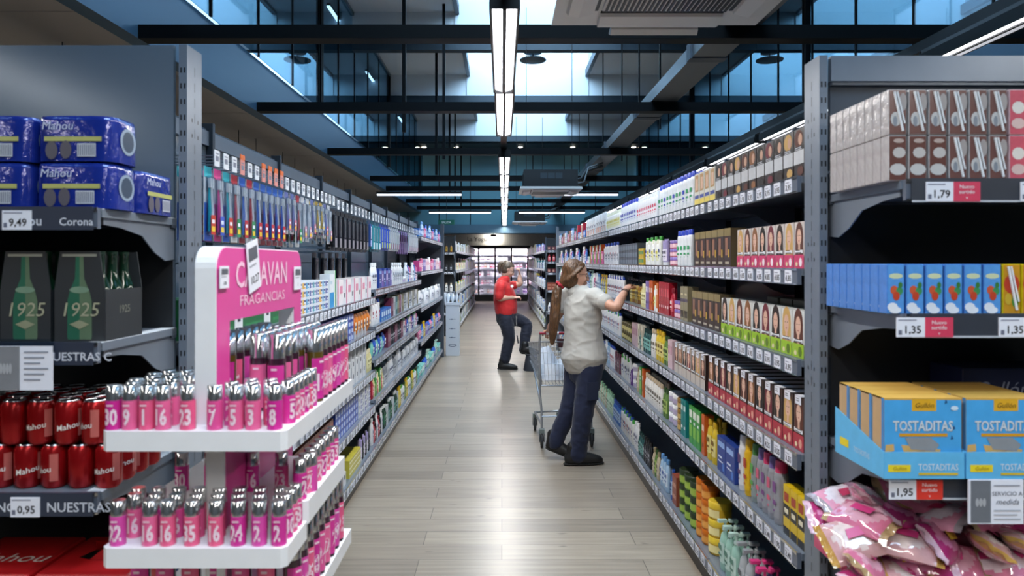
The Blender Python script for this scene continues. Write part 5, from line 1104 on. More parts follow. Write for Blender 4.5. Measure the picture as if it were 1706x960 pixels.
# ------------------------------------------------------------------ dairy fridge, sign, far end shelves, bin
fr = empty('dairy_fridge', (0, 28.6, 0), 0, 'long glass-door dairy fridge lit white across the far wall', 'fridge')
FB = M('#1a1d24', .4); IW = M('#e6e6ee', .5, 0, .02, 2)
MB().box(-2.4, 2.8, 0, .8, 0, .24, FB).build('base', fr); MB().box(-2.4, 2.8, -.01, .8, 2.14, 2.24, FB).build('top', fr)
MB().box(-2.4, 2.8, .76, .8, .24, 2.14, IW).build('back', fr)
for z in (.30, .66, 1.0, 1.32, 1.62, 1.88): MB().box(-2.36, 2.76, .2, .75, z-.02, z, IW).box(-2.36, 2.76, .185, .2, z-.035, z+.012, M('#a9abb4', .4)).build('shelf', fr)
for i in range(8):
    x0 = -2.25+i*.66; MB().box(x0-.03, x0+.03, -.02, .03, .24, 2.14, FB).build('mullion', fr)
    if i < 7: MB().box(x0+.03, x0+.63, .0, .008, .26, 2.12, glassm('#f4f6fa', .05, 'fridge_glass')).build('door_pane', fr)
    MB().box(x0-.02, x0+.02, .06, .09, .28, 2.1, emit('#fff4fa', 9.0, 'fridge_led')).build('led_strip', fr)
l = area('fridge_light', (0, 28.64, 2.1), (R(38), 0, 0), 5, .1, 110, (1, .93, .97))
rn = random.Random(9); ml = [0]*6
FG = []
for i, (c, cc) in enumerate((('#ece6ea', '#d98ca4'), ('#f0ecec', '#e8e2e6'), ('#e9c9d0', '#c94a6a'), ('#e4e0e6', '#5a4a58'), ('#d9c0e4', '#7a4aa0'), ('#efe4dc', '#d9a08c'))):
    b = MB(); b.box(-.05, .05, -.05, .05, 0, .17, M(c, .4)); b.box(-.051, .051, -.051, .051, .05, .09, M(cc, .4)); b.box(-.03, .03, -.03, .03, .17, .2, M(cc, .4)); FG.append(b.mesh('dairy_pack'))
for j, z in enumerate((.30, .66, 1.0, 1.32, 1.62, 1.88)):
    for i in range(20):
        x = -1.16+i*.122
        if rn.random() < .07: continue
        o = bpy.data.objects.new('dairy_pack', FG[4] if (j == 0 and i > 12) else FG[rn.choice((0, 1, 1, 2, 3, 5))]); C.objects.link(o); o.location = (x, 28.6+.27, z+.0006); o.scale = (1, 1, rn.uniform(.8, 1.15))
        tag(o, 'pale dairy pack on %s fridge shelf from the floor, %s along behind the glass' % (nth(j), nth(i)), 'dairy pack', 'dairy packs in the glass-door fridge')
s_ = MB(); s_.box(-2.6, 3.0, 28.45, 28.5, 2.25, 2.70, M('#c9c6c0', .5)); struct('trim_dairy_sign_board', s_)
e = empty('dairy_sign', (0, 28.44, 2.42), 0, 'dark lettering on the pale board above the dairy fridge', 'sign'); q = MB(); text(q, 'La Yogurt', .24, M('#4a4644', .5), px(778, 28.4), 0, 0, 'LEFT'); q.build('lettering', e)
e = empty('spot_lamp', (px(822, 28), 28.1, 2.58), 0, 'glaring spot lamp washing out the dairy sign', 'lamp'); MB().box(-.12, .12, -.05, .05, 0, .1, BLACK).build('housing', e); MB().box(-.11, .11, .05, .055, .01, .09, emit('#fff6e8', 30, 'spot')).build('lens', e); MB().tube([(0, 0, .1), (0, 0, .14)], .01, BLACK, 6).build('stem', e)
l = area('spot_light', (px(822, 28), 28.2, 2.6), (R(70), 0, 0), .3, .1, 9, (1, .95, .85))
for (x, y, nm, lv, side) in ((-1.47, 15.15, 'narrow end shelf of black bottles beyond the white bin', [.5, .95, 1.38, 1.8], 'L'), (1.47, 16.12, 'narrow end shelf of red and white packs behind the trolley woman', [.45, .95, 1.35, 1.6, 1.86], 'R')):
    bay((x, y, 0), 0, .88, lv, nm, 'end_shelf_unit', dep=.4, H=2.15, back=M('#2a2c30', .5), slats=False)
    for j, z in enumerate(lv):
        for i in range(4):
            xx = (-1.09 - i*.1) if side == 'L' else (1.09 + i*.1); key = ('black', 'wbeige', 'black', 'amber')[j] if side == 'L' else ('wplain', 'kraft', 'maroon', 'redb', 'maroon')[j % 5]
            put(key, (xx, y+.08, z+.0006), 0, '%s on the far %s end shelf, %s level, %s from the aisle' % (K[key]['look'], 'bin-side' if side == 'L' else 'trolley-side', nth(j), nth(i)), 'goods on the far end shelves')
e = empty('display_bin', (-.835, 12.12, 0), 0, 'tall white cardboard display bin at the toothbrush gondola end', 'display bin'); m = MB(); CW = M('#b6bec9', .5, 0, .04, 5)
m.box(-.115, .115, -.12, .12, 0, .86, CW, .004); m.build('body', e); m = MB(); m.prism([(-.13, .86), (.13, .86), (.145, 1.06), (.12, 1.06), (.11, .9), (-.11, .9), (-.12, 1.06), (-.145, 1.06)], -.13, .13, CW, 'y'); m.build('tray', e)
m = MB(); IK = M('#3c4660', .5)
for z in (.62, .46, .31): m.rect(-.06, .05, z, z+.008, -.1212, IK); m.quad([(.1212 if False else -.03, -.1213, z-.004), (0, -.1213, z-.004), (.0, -.1213, z+.012), (-.03, -.1213, z+.012)], IK)
m.ell(0, .18, .07, .022, -.1212, IK, 16); m.ell(0, .18, .055, .013, -.1216, CW, 16); m.build('printing', e)
for i in range(3): put('pouchwhite', (-.91+i*.07, 12.12, .9006), R(80+10*i), 'white pouch in the tall display bin, %s from the gondola' % nth(i), 'pouches in the display bin')
# step stool under the raised boot
e = empty('step_stool', (.435, 10.42, 0), 0, 'dark grey tapered step stool under the raised boot', 'stool'); GS = M('#2a2f38', .6)
MB().lathe([(.115, 0), (.118, .012), (.085, .20), (.08, .225)], GS, 20).build('body', e); MB().lathe([(.088, .222), (.09, .23), (.085, .238)], M('#20242b', .8), 20).build('tread', e)
# ------------------------------------------------------------------ people
def cat_rom(P, k=5):
    out = []; n = len(P)
    for i in range(n-1):
        p0, p1, p2, p3 = P[max(i-1, 0)], P[i], P[i+1], P[min(i+2, n-1)]
        for j in range(k):
            t = j/k; out.append(tuple(.5*((2*b)+(-a+c)*t+(2*a-5*b+4*c-d)*t*t+(-a+3*b-3*c+d)*t**3) for a, b, c, d in zip(p0, p1, p2, p3)))
    out.append(tuple(P[-1])); return out
def limb(mb, pts, m, ref=(0, 0, 1), k=5, n=16, exp=1.0):
    """pts: (x, y, z, a, b): a is the half width across ref, b along ref"""
    S_ = cat_rom([p if len(p) == 5 else (*p, p[3]) for p in pts], k); ref = Vector(ref)
    if len(S_) > 2:   # round the ends
        for end in (0, -1):
            p = Vector(S_[end][:3]); q = Vector(S_[1 if end == 0 else -2][:3]); t = (p-q).normalized(); a, b = S_[end][3:]
            ext = [(*(p+t*a*.5), a*.8, b*.8), (*(p+t*a*.8), a*.45, b*.45)]
            S_ = (ext[::-1]+S_) if end == 0 else (S_+ext)
    rings = []
    for i, s in enumerate(S_):
        p = Vector(s[:3]); t = (Vector(S_[min(i+1, len(S_)-1)][:3])-Vector(S_[max(i-1, 0)][:3])).normalized()
        r = ref - t*ref.dot(t); r = r.normalized() if r.length > 1e-3 else t.orthogonal().normalized(); w = t.cross(r)
        for j in range(n): an = 2*math.pi*j/n; rings.append(p + w*(s[3]*math.cos(an)) + r*(s[4]*math.sin(an)))
    L = len(S_)
    mb.add(rings, [(q*n+i, q*n+(i+1) % n, q*n+n+(i+1) % n, q*n+n+i) for q in range(L-1) for i in range(n)] + [tuple(range(n-1, -1, -1)), tuple(range((L-1)*n, L*n))], m, True)
def ball(mb, c, fwd, up, rf, rs, ru, m, n=16):
    f = Vector(fwd).normalized(); u = Vector(up); u = (u-f*u.dot(f)).normalized(); s = f.cross(u); c = Vector(c); V = []; k = 10
    for i in range(1, k):
        th = math.pi*i/k
        for j in range(n): a = 2*math.pi*j/n; V.append(c + u*(ru*math.cos(th)) + f*(rf*math.sin(th)*math.cos(a)) + s*(rs*math.sin(th)*math.sin(a)))
    o = len(V); V += [c+u*ru, c-u*ru]
    mb.add(V, [(q*n+i, q*n+n+i, q*n+n+(i+1) % n, q*n+(i+1) % n) for q in range(k-2) for i in range(n)] + [(o, i, (i+1) % n) for i in range(n)] + [(o+1, (k-2)*n+(i+1) % n, (k-2)*n+i) for i in range(n)], m, True)
def fuse(mb, name, parent, vox, m, smooth=6, wr=0, wf=(18, 18, 9), seed=0):
    o = mb.build('tmp', None); md = o.modifiers.new('r', 'REMESH'); md.mode = 'VOXEL'; md.voxel_size = vox; md.use_smooth_shade = True
    ms = o.modifiers.new('s', 'SMOOTH'); ms.factor = .5; ms.iterations = smooth
    dg = bpy.context.evaluated_depsgraph_get(); me = bpy.data.meshes.new_from_object(o.evaluated_get(dg)); me.name = name
    bpy.data.objects.remove(o)
    if wr:
        ns = [v.normal.copy() for v in me.vertices]
        for v, n in zip(me.vertices, ns):
            c = v.co; q = NZ.noise(Vector((c.x*wf[0]+seed, c.y*wf[1], c.z*wf[2]))) + .5*NZ.noise(Vector((c.x*wf[0]*2.3, c.y*wf[1]*2.3+seed, c.z*wf[2]*2.6))); q = abs(q)*-1.6+.4; v.co = c + n*(wr*q)
    me.materials.clear(); me.materials.append(m)
    for p in me.polygons: p.use_smooth = True; p.material_index = 0
    r = bpy.data.objects.new(name, me); C.objects.link(r)
    if parent: r.parent = parent; r.matrix_parent_inverse = parent.matrix_world.inverted() if False else Matrix.Translation(-parent.location)
    return r
def wbuild(mb, name, parent):
    o = mb.build(name, parent)
    # vertices are in world space: the parent sits at its own base
    o.matrix_parent_inverse = Matrix.Translation(-parent.location); return o
def hand(mb, wrist, d, palm, m, curl=.5, s=1.0, thumb=1, spread=.12):
    """five fingers; d: direction of the hand, palm: way the palm faces, thumb: side of the thumb"""
    w = Vector(wrist); d = Vector(d).normalized(); pn = Vector(palm); pn = (pn-d*pn.dot(d)).normalized(); sd = d.cross(pn)*thumb
    limb(mb, [(*w, .024*s, .019*s), (*(w+d*.03*s), .030*s, .017*s), (*(w+d*.06*s), .036*s, .015*s), (*(w+d*.085*s), .036*s, .013*s)], m, pn, 3, 12)
    for i, (off, L, r) in enumerate(((.027, .068, .0085), (.009, .078, .009), (-.010, .072, .0085), (-.028, .056, .0075))):
        p = w+d*.08*s+sd*off*s; dd = (d+sd*off*spread*20).normalized(); pts = [(*(p-d*.015*s), r*s)]; a = 0
        for seg, fr in ((.45, .35), (.32, .9), (.25, .8)):
            a += curl*fr; v = (dd*math.cos(a)+pn*math.sin(a)); pts.append((*(p), r*s*1.02)) if seg == .45 else None; p = p+v*L*seg*s; pts.append((*p, r*s*(.95 if seg > .3 else .8)))
        limb(mb, [(x, y, z, rr, rr) for x, y, z, rr in pts], m, pn, 2, 8)
    p = w+d*.022*s+sd*.022*s; q = p+(sd*.7+d*.7+pn*.2).normalized()*.036*s; q2 = q+(sd*.25+d*.85+pn*.45).normalized()*.030*s; q3 = q2+(d*.8+pn*.6).normalized()*.022*s
    limb(mb, [(*p, .013*s, .012*s), (*q, .0105*s, .0105*s), (*q2, .0095*s, .0095*s), (*q3, .0075*s, .0075*s)], m, pn, 2, 8)
def head(mb, c, f, u, m, s=1.0, neck_to=None):
    c = Vector(c); f = Vector(f).normalized(); u = Vector(u); u = (u-f*u.dot(f)).normalized(); sd = f.cross(u)
    P = lambda a, b, z: c+f*a*s+sd*b*s+u*z*s
    ball(mb, P(-.012, 0, .025), f, u, .092*s, .073*s, .088*s, m, 20); ball(mb, P(.022, 0, -.022), f, u, .064*s, .060*s, .082*s, m, 18)
    ball(mb, P(.050, 0, -.082), f, u, .030*s, .030*s, .024*s, m, 12); ball(mb, P(.010, 0, -.065), f, u, .055*s, .052*s, .035*s, m, 14)
    for b in (-1, 1): ball(mb, P(.056, b*.030, -.030), f, u, .026*s, .024*s, .024*s, m, 10); ball(mb, P(.066, b*.026, .018), f, u, .018*s, .026*s, .010*s, m, 10); limb(mb, [(*P(-.006, b*.073, .018), .012*s, .007*s), (*P(-.010, b*.078, .0), .013*s, .007*s), (*P(-.004, b*.072, -.022), .008*s, .006*s)], m, sd, 2, 8)
    limb(mb, [(*P(.076, 0, .018), .009*s, .009*s), (*P(.092, 0, -.008), .010*s, .010*s), (*P(.102, 0, -.026), .013*s, .011*s), (*P(.084, 0, -.034), .014*s, .008*s)], m, u, 3, 10)
    ball(mb, P(.080, 0, -.054), f, u, .012*s, .022*s, .006*s, m, 10); ball(mb, P(.078, 0, -.064), f, u, .012*s, .020*s, .006*s, m, 10)
    if neck_to: n0 = P(-.022, 0, -.07); n1 = Vector(neck_to); limb(mb, [(*n0, .048*s, .048*s), (*((n0+n1)/2), .045*s, .047*s), (*n1, .058*s, .055*s)], m, f, 3, 16)
    return P
def face_parts(P, e, f, u, s=1.0, glasses=False):
    f = Vector(f).normalized(); u = Vector(u); u = (u-f*u.dot(f)).normalized(); sd = f.cross(u)
    LIP = M('#9a4a44', .5); m = MB(); ball(m, P(.0865, 0, -.0545), f, u, .006*s, .019*s, .0045*s, LIP, 10); ball(m, P(.0855, 0, -.063), f, u, .006*s, .017*s, .005*s, LIP, 10); wbuild(m, 'lips', e)
    for b in (-1, 1):
        m = MB(); ball(m, P(.0725, b*.030, .0), f, u, .0085*s, .0125*s, .007*s, M('#d8d4cf', .3), 10); ball(m, P(.079, b*.031, .0), f, u, .003*s, .005*s, .005*s, M('#2a1d16', .2), 8); wbuild(m, 'eye', e)
        m = MB(); limb(m, [(*P(.080, b*.014, .020), .003*s, .002*s), (*P(.080, b*.032, .026), .004*s, .002*s), (*P(.068, b*.050, .020), .0025*s, .002*s)], M('#3b2a1e', .7), u, 3, 6); wbuild(m, 'eyebrow', e)
    if glasses:
        m = MB(); FR_ = M('#1c1a1c', .3)
        for b in (-1, 1):
            pts = [P(.100-.010*abs(math.sin(a))*0-.004, b*.032+.024*math.cos(a), -.002+.018*math.sin(a)) for a in [2*math.pi*i/14 for i in range(15)]]; m.tube(pts, .0016*s, FR_, 5)
            m.tube([P(.094, b*.056, .004), P(.04, b*.070, .008), P(-.01, b*.079, .010)], .0016*s, FR_, 5)
        m.tube([P(.097, -.009, .002), P(.100, 0, .005), P(.097, .009, .002)], .0016*s, FR_, 5); wbuild(m, 'glasses', e)
def cloth(h, rough, nm, amp=.3, sc=220):
    m = M(h, rough, 0, .07, 14, name=nm); nt = m.node_tree; b = nt.nodes['Principled BSDF']; n = nt.nodes.new('ShaderNodeTexNoise'); n.inputs['Scale'].default_value = sc; bp = nt.nodes.new('ShaderNodeBump'); bp.inputs['Strength'].default_value = amp; bp.inputs['Distance'].default_value = .002
    nt.links.new(n.outputs['Fac'], bp.inputs['Height']); nt.links.new(bp.outputs[0], b.inputs['Normal']); b.inputs['Sheen Weight'].default_value = .15; return m
def skin(h, nm):
    m = M(h, .5, 0, .06, 30, name=nm); m.node_tree.nodes['Principled BSDF'].inputs['Subsurface Weight'].default_value = 0; return m
def hairm(h, nm, hl):
    m = bpy.data.materials.new(nm); m.use_nodes = True; nt = m.node_tree; b = nt.nodes['Principled BSDF']; b.inputs['Roughness'].default_value = .42
    tc = nt.nodes.new('ShaderNodeTexCoord'); mp = nt.nodes.new('ShaderNodeMapping'); mp.inputs['Scale'].default_value = (60, 60, 5); n = nt.nodes.new('ShaderNodeTexNoise'); n.inputs['Scale'].default_value = 3; n.inputs['Detail'].default_value = 4
    cr = nt.nodes.new('ShaderNodeValToRGB'); cr.color_ramp.elements[0].position = .35; cr.color_ramp.elements[1].position = .68; cr.color_ramp.elements[0].color = lin(h); cr.color_ramp.elements[1].color = lin(hl)
    nt.links.new(tc.outputs['Object'], mp.inputs[0]); nt.links.new(mp.outputs[0], n.inputs['Vector']); nt.links.new(n.outputs['Fac'], cr.inputs[0]); nt.links.new(cr.outputs[0], b.inputs['Base Color'])
    bp = nt.nodes.new('ShaderNodeBump'); bp.inputs['Strength'].default_value = .6; bp.inputs['Distance'].default_value = .004; nt.links.new(n.outputs['Fac'], bp.inputs['Height']); nt.links.new(bp.outputs[0], b.inputs['Normal']); return m
def shoe(e, heel, toe, zh, zt, m, sole, w=.045):
    h = Vector(heel); t = Vector(toe); d = (t-h); L = d.length
    P = lambda k, z: (*(h+d*k+Vector((0, 0, z)))[:], )
    mb = MB(); limb(mb, [(*P(.08, .052), .038, .052), (*P(.30, .055), .042, .056), (*P(.55, .050), .046, .050), (*P(.80, .042), .048, .040), (*P(.93, .036), .040, .032)], m, (0, 0, 1), 4, 14)
    limb(mb, [(*P(.16, .06), .042, .05), (*P(.20, .11), .042, .05), (*P(.22, .15), .043, .052)], m, d.normalized(), 3, 14)
    fuse(mb, 'shoe', e, .006, m, 4)
    s = MB(); limb(s, [(*P(.04, .012), .034, .011), (*P(.3, .012), .036, .011), (*P(.55, .011), .042, .010), (*P(.8, .011), .046, .010), (*P(.97, .012), .036, .009)], sole, (0, 0, 1), 4, 14); wbuild(s, 'sole', e)
# --- woman in the pale shirt
e = empty('person', (.60, 5.62, 0), 0, 'woman in a pale grey polo shirt reaching to the hair care shelf beside the trolley', 'person')
SK = skin('#c08d74', 'skin_warm'); f = Vector((.88, .47, 0)).normalized(); s = Vector((.47, -.88, 0)).normalized()
tc_ = Vector((.645, 5.64, 0))
RS = Vector((.725, 5.50, 1.325)); RE = Vector((.855, 5.31, 1.255)); RW = Vector((.958, 5.475, 1.378)); RH = Vector((.985, 5.54, 1.405))
LS = Vector((.548, 5.80, 1.325)); LE = Vector((.425, 5.87, 1.085)); LW = Vector((.405, 6.045, 1.015))
hc_ = Vector((.598, 5.655, 1.495)); hf = Vector((.99, .10, -.12)); hu = Vector((.12, .02, 1))
b = MB(); P1 = head(b, hc_, hf, hu, SK, 1.0, (.590, 5.645, 1.36))
limb(b, [(*(tc_+Vector((-.03, 0, 1.36))), .07, .055), (*(tc_+Vector((-.01, 0, 1.30))), .15, .085), (*(tc_+Vector((0, 0, 1.15))), .13, .10), (*(tc_+Vector((0, 0, 1.0))), .125, .10), (*(tc_+Vector((0, 0, .88))), .14, .105)], SK, f, 4)
limb(b, [(*RS, .042), (*((RS+RE)/2), .042), (*RE, .034), (*(RE*.6+RW*.4), .036), (*RW, .023)], SK, (0, 0, 1), 4, 14)
hand(b, RW, RH-RW, (.3, .1, -.9), SK, .75, .95, -1)
limb(b, [(*LS, .042), (*((LS+LE)/2), .041), (*LE, .034), (*(LE*.6+LW*.4), .035), (*LW, .023)], SK, (0, 0, 1), 4, 14)
hand(b, LW, (.02, .95, -.30), (0, -.25, -.95), SK, 1.1, .95, 1)
RHIP = Vector((.700, 5.56, .86)); RK = Vector((.648, 5.555, .47)); RA = Vector((.598, 5.575, .12)); LHIP = Vector((.610, 5.72, .86)); LK = Vector((.560, 5.71, .47)); LA = Vector((.425, 5.73, .17))
for a_, k_, n_ in ((RHIP, RK, RA), (LHIP, LK, LA)): limb(b, [(*a_, .07), (*k_, .045), (*n_, .033)], SK, f, 3, 12)
fuse(b, 'body', e, .0042, SK, 5)
face_parts(P1, e, hf, hu, 1.0, True)
SH = cloth('#b3aea6', .75, 'pale_grey_polo_cloth'); b = MB()
T_ = lambda z, a, bb, dx=0, dy=0: (tc_.x+dx, tc_.y+dy, z, a, bb)
limb(b, [T_(1.375, .062, .056, -.054, .005), T_(1.352, .125, .080, -.040), T_(1.30, .188, .108, -.02), T_(1.20, .178, .138), T_(1.08, .165, .142, .0), T_(.97, .172, .150, .005), T_(.90, .190, .168, .01), T_(.84, .202, .184, .012)], SH, f, 5, 24)
for S0, E0 in ((RS, RE), (LS, LE)):
    q = E0-S0; c0 = tc_+Vector((-.02, 0, 1.30)); limb(b, [(*(S0*.6+c0*.4), .075), (*S0, .074), (*(S0+q*.25), .066), (*(S0+q*.42), .063)], SH, (0, 0, 1), 4, 16)
fuse(b, 'shirt', e, .0065, SH, 8, .0075, (6, 6, 9), 3.1)
b = MB(); limb(b, [T_(1.35, .074, .068, -.056, .004), T_(1.372, .064, .060, -.054, .006)], SH, f, 3, 18); fuse(b, 'collar', e, .006, SH, 3, 0)
b = MB(); q = RE-RS; limb(b, [(*(RS+q*.44), .0655), (*(RS+q*.50), .0645)], SH, (0, 0, 1), 2, 18); fuse(b, 'sleeve_cuff', e, .006, SH, 2)
JN = cloth('#101b3a', .8, 'navy_work_trousers', .4, 160); b = MB()
limb(b, [T_(.97, .140, .112, .004), T_(.90, .155, .128, .01), T_(.80, .165, .138, .012), T_(.74, .155, .130, .008)], JN, f, 4, 22)
limb(b, [(*(RHIP+Vector((0, 0, .0))), .098, .105), (.690, 5.56, .72, .098, .104), (.668, 5.56, .58, .088, .094), (*RK, .080, .086), (.628, 5.56, .33, .074, .078), (.606, 5.57, .18, .068, .074), (.598, 5.57, .075, .066, .076)], JN, f, 5, 20)
limb(b, [(*LHIP, .095, .102), (.60, 5.72, .72, .092, .10), (.583, 5.715, .58, .084, .09), (*LK, .077, .082), (.515, 5.715, .34, .070, .074), (.462, 5.725, .22, .064, .070), (.435, 5.73, .125, .060, .066)], JN, f, 5, 20)
fuse(b, 'trousers', e, .007, JN, 5, .006, (8, 8, 11), 7.7)
b = MB(); pc = Vector((.700, 5.46, .60)); b.box(-.055, .055, -.004, .004, -.07, .07, JN, .003); T2 = Matrix.Translation(pc) @ Matrix.Rotation(math.atan2(f.y, f.x), 4, 'Z'); b2 = MB().join(b, T2); wbuild(b2, 'thigh_pocket', e)
BS = M('#121214', .55, 0, .1, 30, name='black_shoe'); SO = M('#1d1c1b', .8)
shoe(e, (.500, 5.56, 0), (.785, 5.60, 0), 0, 0, BS, SO); shoe(e, (.372, 5.745, .075), (.585, 5.70, .0), 0, 0, BS, SO)
HM = hairm('#36210f', 'auburn_brown_hair', '#6e4a2a'); b = MB()
hfn = hf.normalized(); ball(b, P1(-.034, 0, .030), hf, hu, .090, .083, .096, HM, 22); ball(b, P1(-.045, 0, -.030), hf, hu, .072, .078, .092, HM, 20); ball(b, P1(.006, 0, .070), hf, hu, .055, .066, .044, HM, 18)
for bb in (-1, 1): limb(b, [(*P1(.022, bb*.066, .060), .018, .012), (*P1(-.010, bb*.076, .03), .026, .014), (*P1(-.05, bb*.070, -.01), .034, .016), (*P1(-.095, bb*.030, -.055), .026, .02)], HM, hfn, 4, 12)
limb(b, [(*P1(-.055, 0, -.02), .070, .070), (*P1(-.090, 0, -.065), .050, .052), (*P1(-.118, 0, -.090), .028, .030)], HM, hfn, 4, 14)
fuse(b, 'hair', e, .005, HM, 12, .004, (60, 60, 8))
tie = P1(-.128, 0, -.098); b = MB()
limb(b, [(*tie, .022, .024), (*(tie+Vector((-.022, -.01, -.06))), .036, .042), (tie.x-.035, tie.y-.02, 1.22, .040, .046), (tie.x-.045, tie.y-.03, 1.12, .036, .044), (tie.x-.055, tie.y-.02, 1.02, .028, .036), (tie.x-.060, tie.y-.01, .95, .014, .02)], HM, s, 6, 14)
fuse(b, 'ponytail', e, .005, HM, 3, .006, (55, 55, 9), 2)
b = MB(); tt = (tie-P1(-.10, 0, -.06)).normalized(); o1 = tt.orthogonal().normalized(); o2 = tt.cross(o1)
b.tube([tie + (o1*math.cos(a)+o2*math.sin(a))*(.026+.004*math.sin(5*a)) + tt*.004*math.cos(7*a) for a in [2*math.pi*i/28 for i in range(29)]], .013, M('#a01c2c', .8, 0, .1, 60), 8); wbuild(b, 'hair_tie', e)
b = MB(); wd = (RW-RE).normalized(); o1 = wd.orthogonal().normalized(); o2 = wd.cross(o1)
for k_ in (0, .012): b.tube([RW-wd*(.02+k_)+(o1*math.cos(a)+o2*math.sin(a))*.027 for a in [2*math.pi*i/20 for i in range(21)]], .003, M('#3a3230', .4), 5)
wbuild(b, 'bracelet', e)
# --- woman in red
e = empty('person', (.05, 10.62, 0), 0, 'woman in a red polo shirt with one boot on the stool, hand to her forehead', 'person')
D0 = 10.6
def Q(x, y, dd=0): d = D0+dd; return Vector(((x-836)*d/F, d, 1.6-(y-436)*d/F))
SK2 = skin('#c39a86', 'skin_pale'); hf = Vector((.90, -.05, -.48)); hu = Vector((.48, 0, .88)); hc_ = Q(847, 450)
b = MB(); P2 = head(b, hc_, hf, hu, SK2, 1.0, Q(840, 468))
TX = lambda x, y, a, bb: (*Q(x, y), a, bb)
F2 = (1, 0, 0)
limb(b, [TX(839, 472, .08, .06), TX(838, 480, .14, .10), TX(842, 500, .13, .12), TX(843, 520, .14, .12)], SK2, F2, 4)
RS = Q(834, 478, -.15); RE = Q(831, 497, -.20); RW = Q(855, 496, -.12); LS = Q(842, 478, .15); LE = Q(864, 474, .14); LW = Q(866, 459, .10)
LE = Q(866, 473, .10)
limb(b, [(*RS, .048), (*((RS+RE)/2), .048), (*RE, .042), (*(RE*.6+RW*.4), .042), (*RW, .028)], SK2, (0, 1, 0), 4, 14); hand(b, RW, (.95, .12, .05), (0, .3, -.9), SK2, .9, .95, 1)
limb(b, [(*LS, .048), (*((LS+LE)/2), .047), (*LE, .042), (*(LE*.55+LW*.45), .040), (*LW, .027)], SK2, (0, 1, 0), 4, 14); hand(b, LW, (-.10, -.15, .98), (-.95, .1, 0), SK2, 1.3, .95, -1)
RHIP = Q(843, 530, -.09); RK = Q(848, 563, -.10); RA = Q(842, 600, -.10); LHIP = Q(848, 530, .08); LK = Q(877, 541, .04); LA = Q(872, 583, -.02)
for a_, k_, n_ in ((RHIP, RK, RA), (LHIP, LK, LA)): limb(b, [(*a_, .07), (*k_, .05), (*n_, .035)], SK2, (1, 0, 0), 3, 12)
fuse(b, 'body', e, .0055, SK2, 4); face_parts(P2, e, hf, hu)
RD = cloth('#c01a1c', .7, 'red_polo_cloth'); b = MB()
limb(b, [TX(842, 465, .075, .07), TX(839, 470, .13, .10), TX(838, 479, .19, .135), TX(840, 491, .18, .165), TX(842, 503, .18, .175), TX(843, 514, .185, .17), TX(843, 522, .18, .16)], RD, F2, 5, 24)
q = RE-RS; limb(b, [(*(RS+Vector((.03, .05, .01))), .085), (*RS, .084), (*(RS+q*.5), .074), (*(RS+q*.86), .070)], RD, (0, 1, 0), 4, 16)
q = LE-LS; limb(b, [(*(LS+Vector((-.02, -.05, 0))), .085), (*LS, .082), (*(LS+q*.4), .072), (*(LS+q*.62), .068)], RD, (0, 1, 0), 4, 16)
fuse(b, 'shirt', e, .0075, RD, 6, .0045, (7, 7, 8), 5)
b = MB(); limb(b, [TX(841, 469, .080, .074), TX(843, 465, .072, .068)], RD, F2, 3, 18); fuse(b, 'collar', e, .006, RD, 3)
b = MB(); bc = Q(853, 477, -.17); b.lathe([(.022, 0), (.022, .004)], M('#d9d7d0', .4), 16); wbuild(MB().join(b, Matrix.Translation(bc) @ Matrix.Rotation(R(78), 4, 'X')), 'badge', e)
b = MB(); cd = Q(860, 527, -.17); b.tube([cd, cd+Vector((.005, 0, -.10)), cd+Vector((.012, 0, -.28))], .003, M('#b9b4ac', .5), 5); b.tube([cd+Vector((.012, 0, -.28)), cd+Vector((.03, 0, -.40))], .010, M('#1c1f2a', .5), 6); wbuild(b, 'hanging_cord', e)
JN2 = cloth('#0b1226', .8, 'dark_jeans_cloth', .4, 160); b = MB()
limb(b, [TX(842, 516, .165, .145), TX(843, 524, .175, .16), TX(845, 533, .165, .16)], JN2, F2, 4, 20)
limb(b, [(*RHIP, .10, .11), (*Q(845, 545, -.10), .10, .105), (*RK, .085, .092), (*Q(845, 580, -.10), .078, .085), (*Q(841, 600, -.10), .070, .078)], JN2, F2, 5, 18)
limb(b, [(*LHIP, .105, .11), (*Q(862, 533, .06), .10, .10), (*LK, .082, .086), (*Q(875, 562, .0), .076, .08), (*Q(872, 584, -.02), .066, .068)], JN2, F2, 5, 18)
fuse(b, 'trousers', e, .0075, JN2, 5, .006, (8, 8, 11), 9)
fh = Q(828, 612, -.10); ft = Q(862, 612, -.12); shoe(e, (fh.x+.02, fh.y, 0), (ft.x-.01, ft.y, 0), 0, 0, BS, SO, .04)
st_top = .238; shoe(e, (.29, 10.50, st_top), (.525, 10.40, st_top), 0, 0, BS, SO, .04)
HM2 = hairm('#2c231c', 'ash_brown_hair', '#6e5d4b'); b = MB()
ball(b, P2(-.032, 0, .032), hf, hu, .088, .082, .094, HM2, 20); ball(b, P2(-.040, 0, -.008), hf, hu, .070, .078, .080, HM2, 18); ball(b, P2(.012, 0, .074), hf, hu, .05, .060, .038, HM2, 16); fuse(b, 'hair', e, .006, HM2, 4, .004, (60, 60, 10))
b = MB(); c_ = P2(-.078, 0, .085); ball(b, c_, hf, hu, .040, .036, .036, HM2, 14); limb(b, [(*P2(-.09, 0, .07), .025, .025), (*P2(-.150, 0, .03), .034, .03), (*(P2(-.150, 0, .03)+Vector((-.02, 0, -.07))), .030, .028), (*(P2(-.150, 0, .03)+Vector((-.01, 0, -.14))), .014, .014)], HM2, (0, 1, 0), 4, 12); fuse(b, 'ponytail', e, .006, HM2, 2, .006, (50, 50, 12))
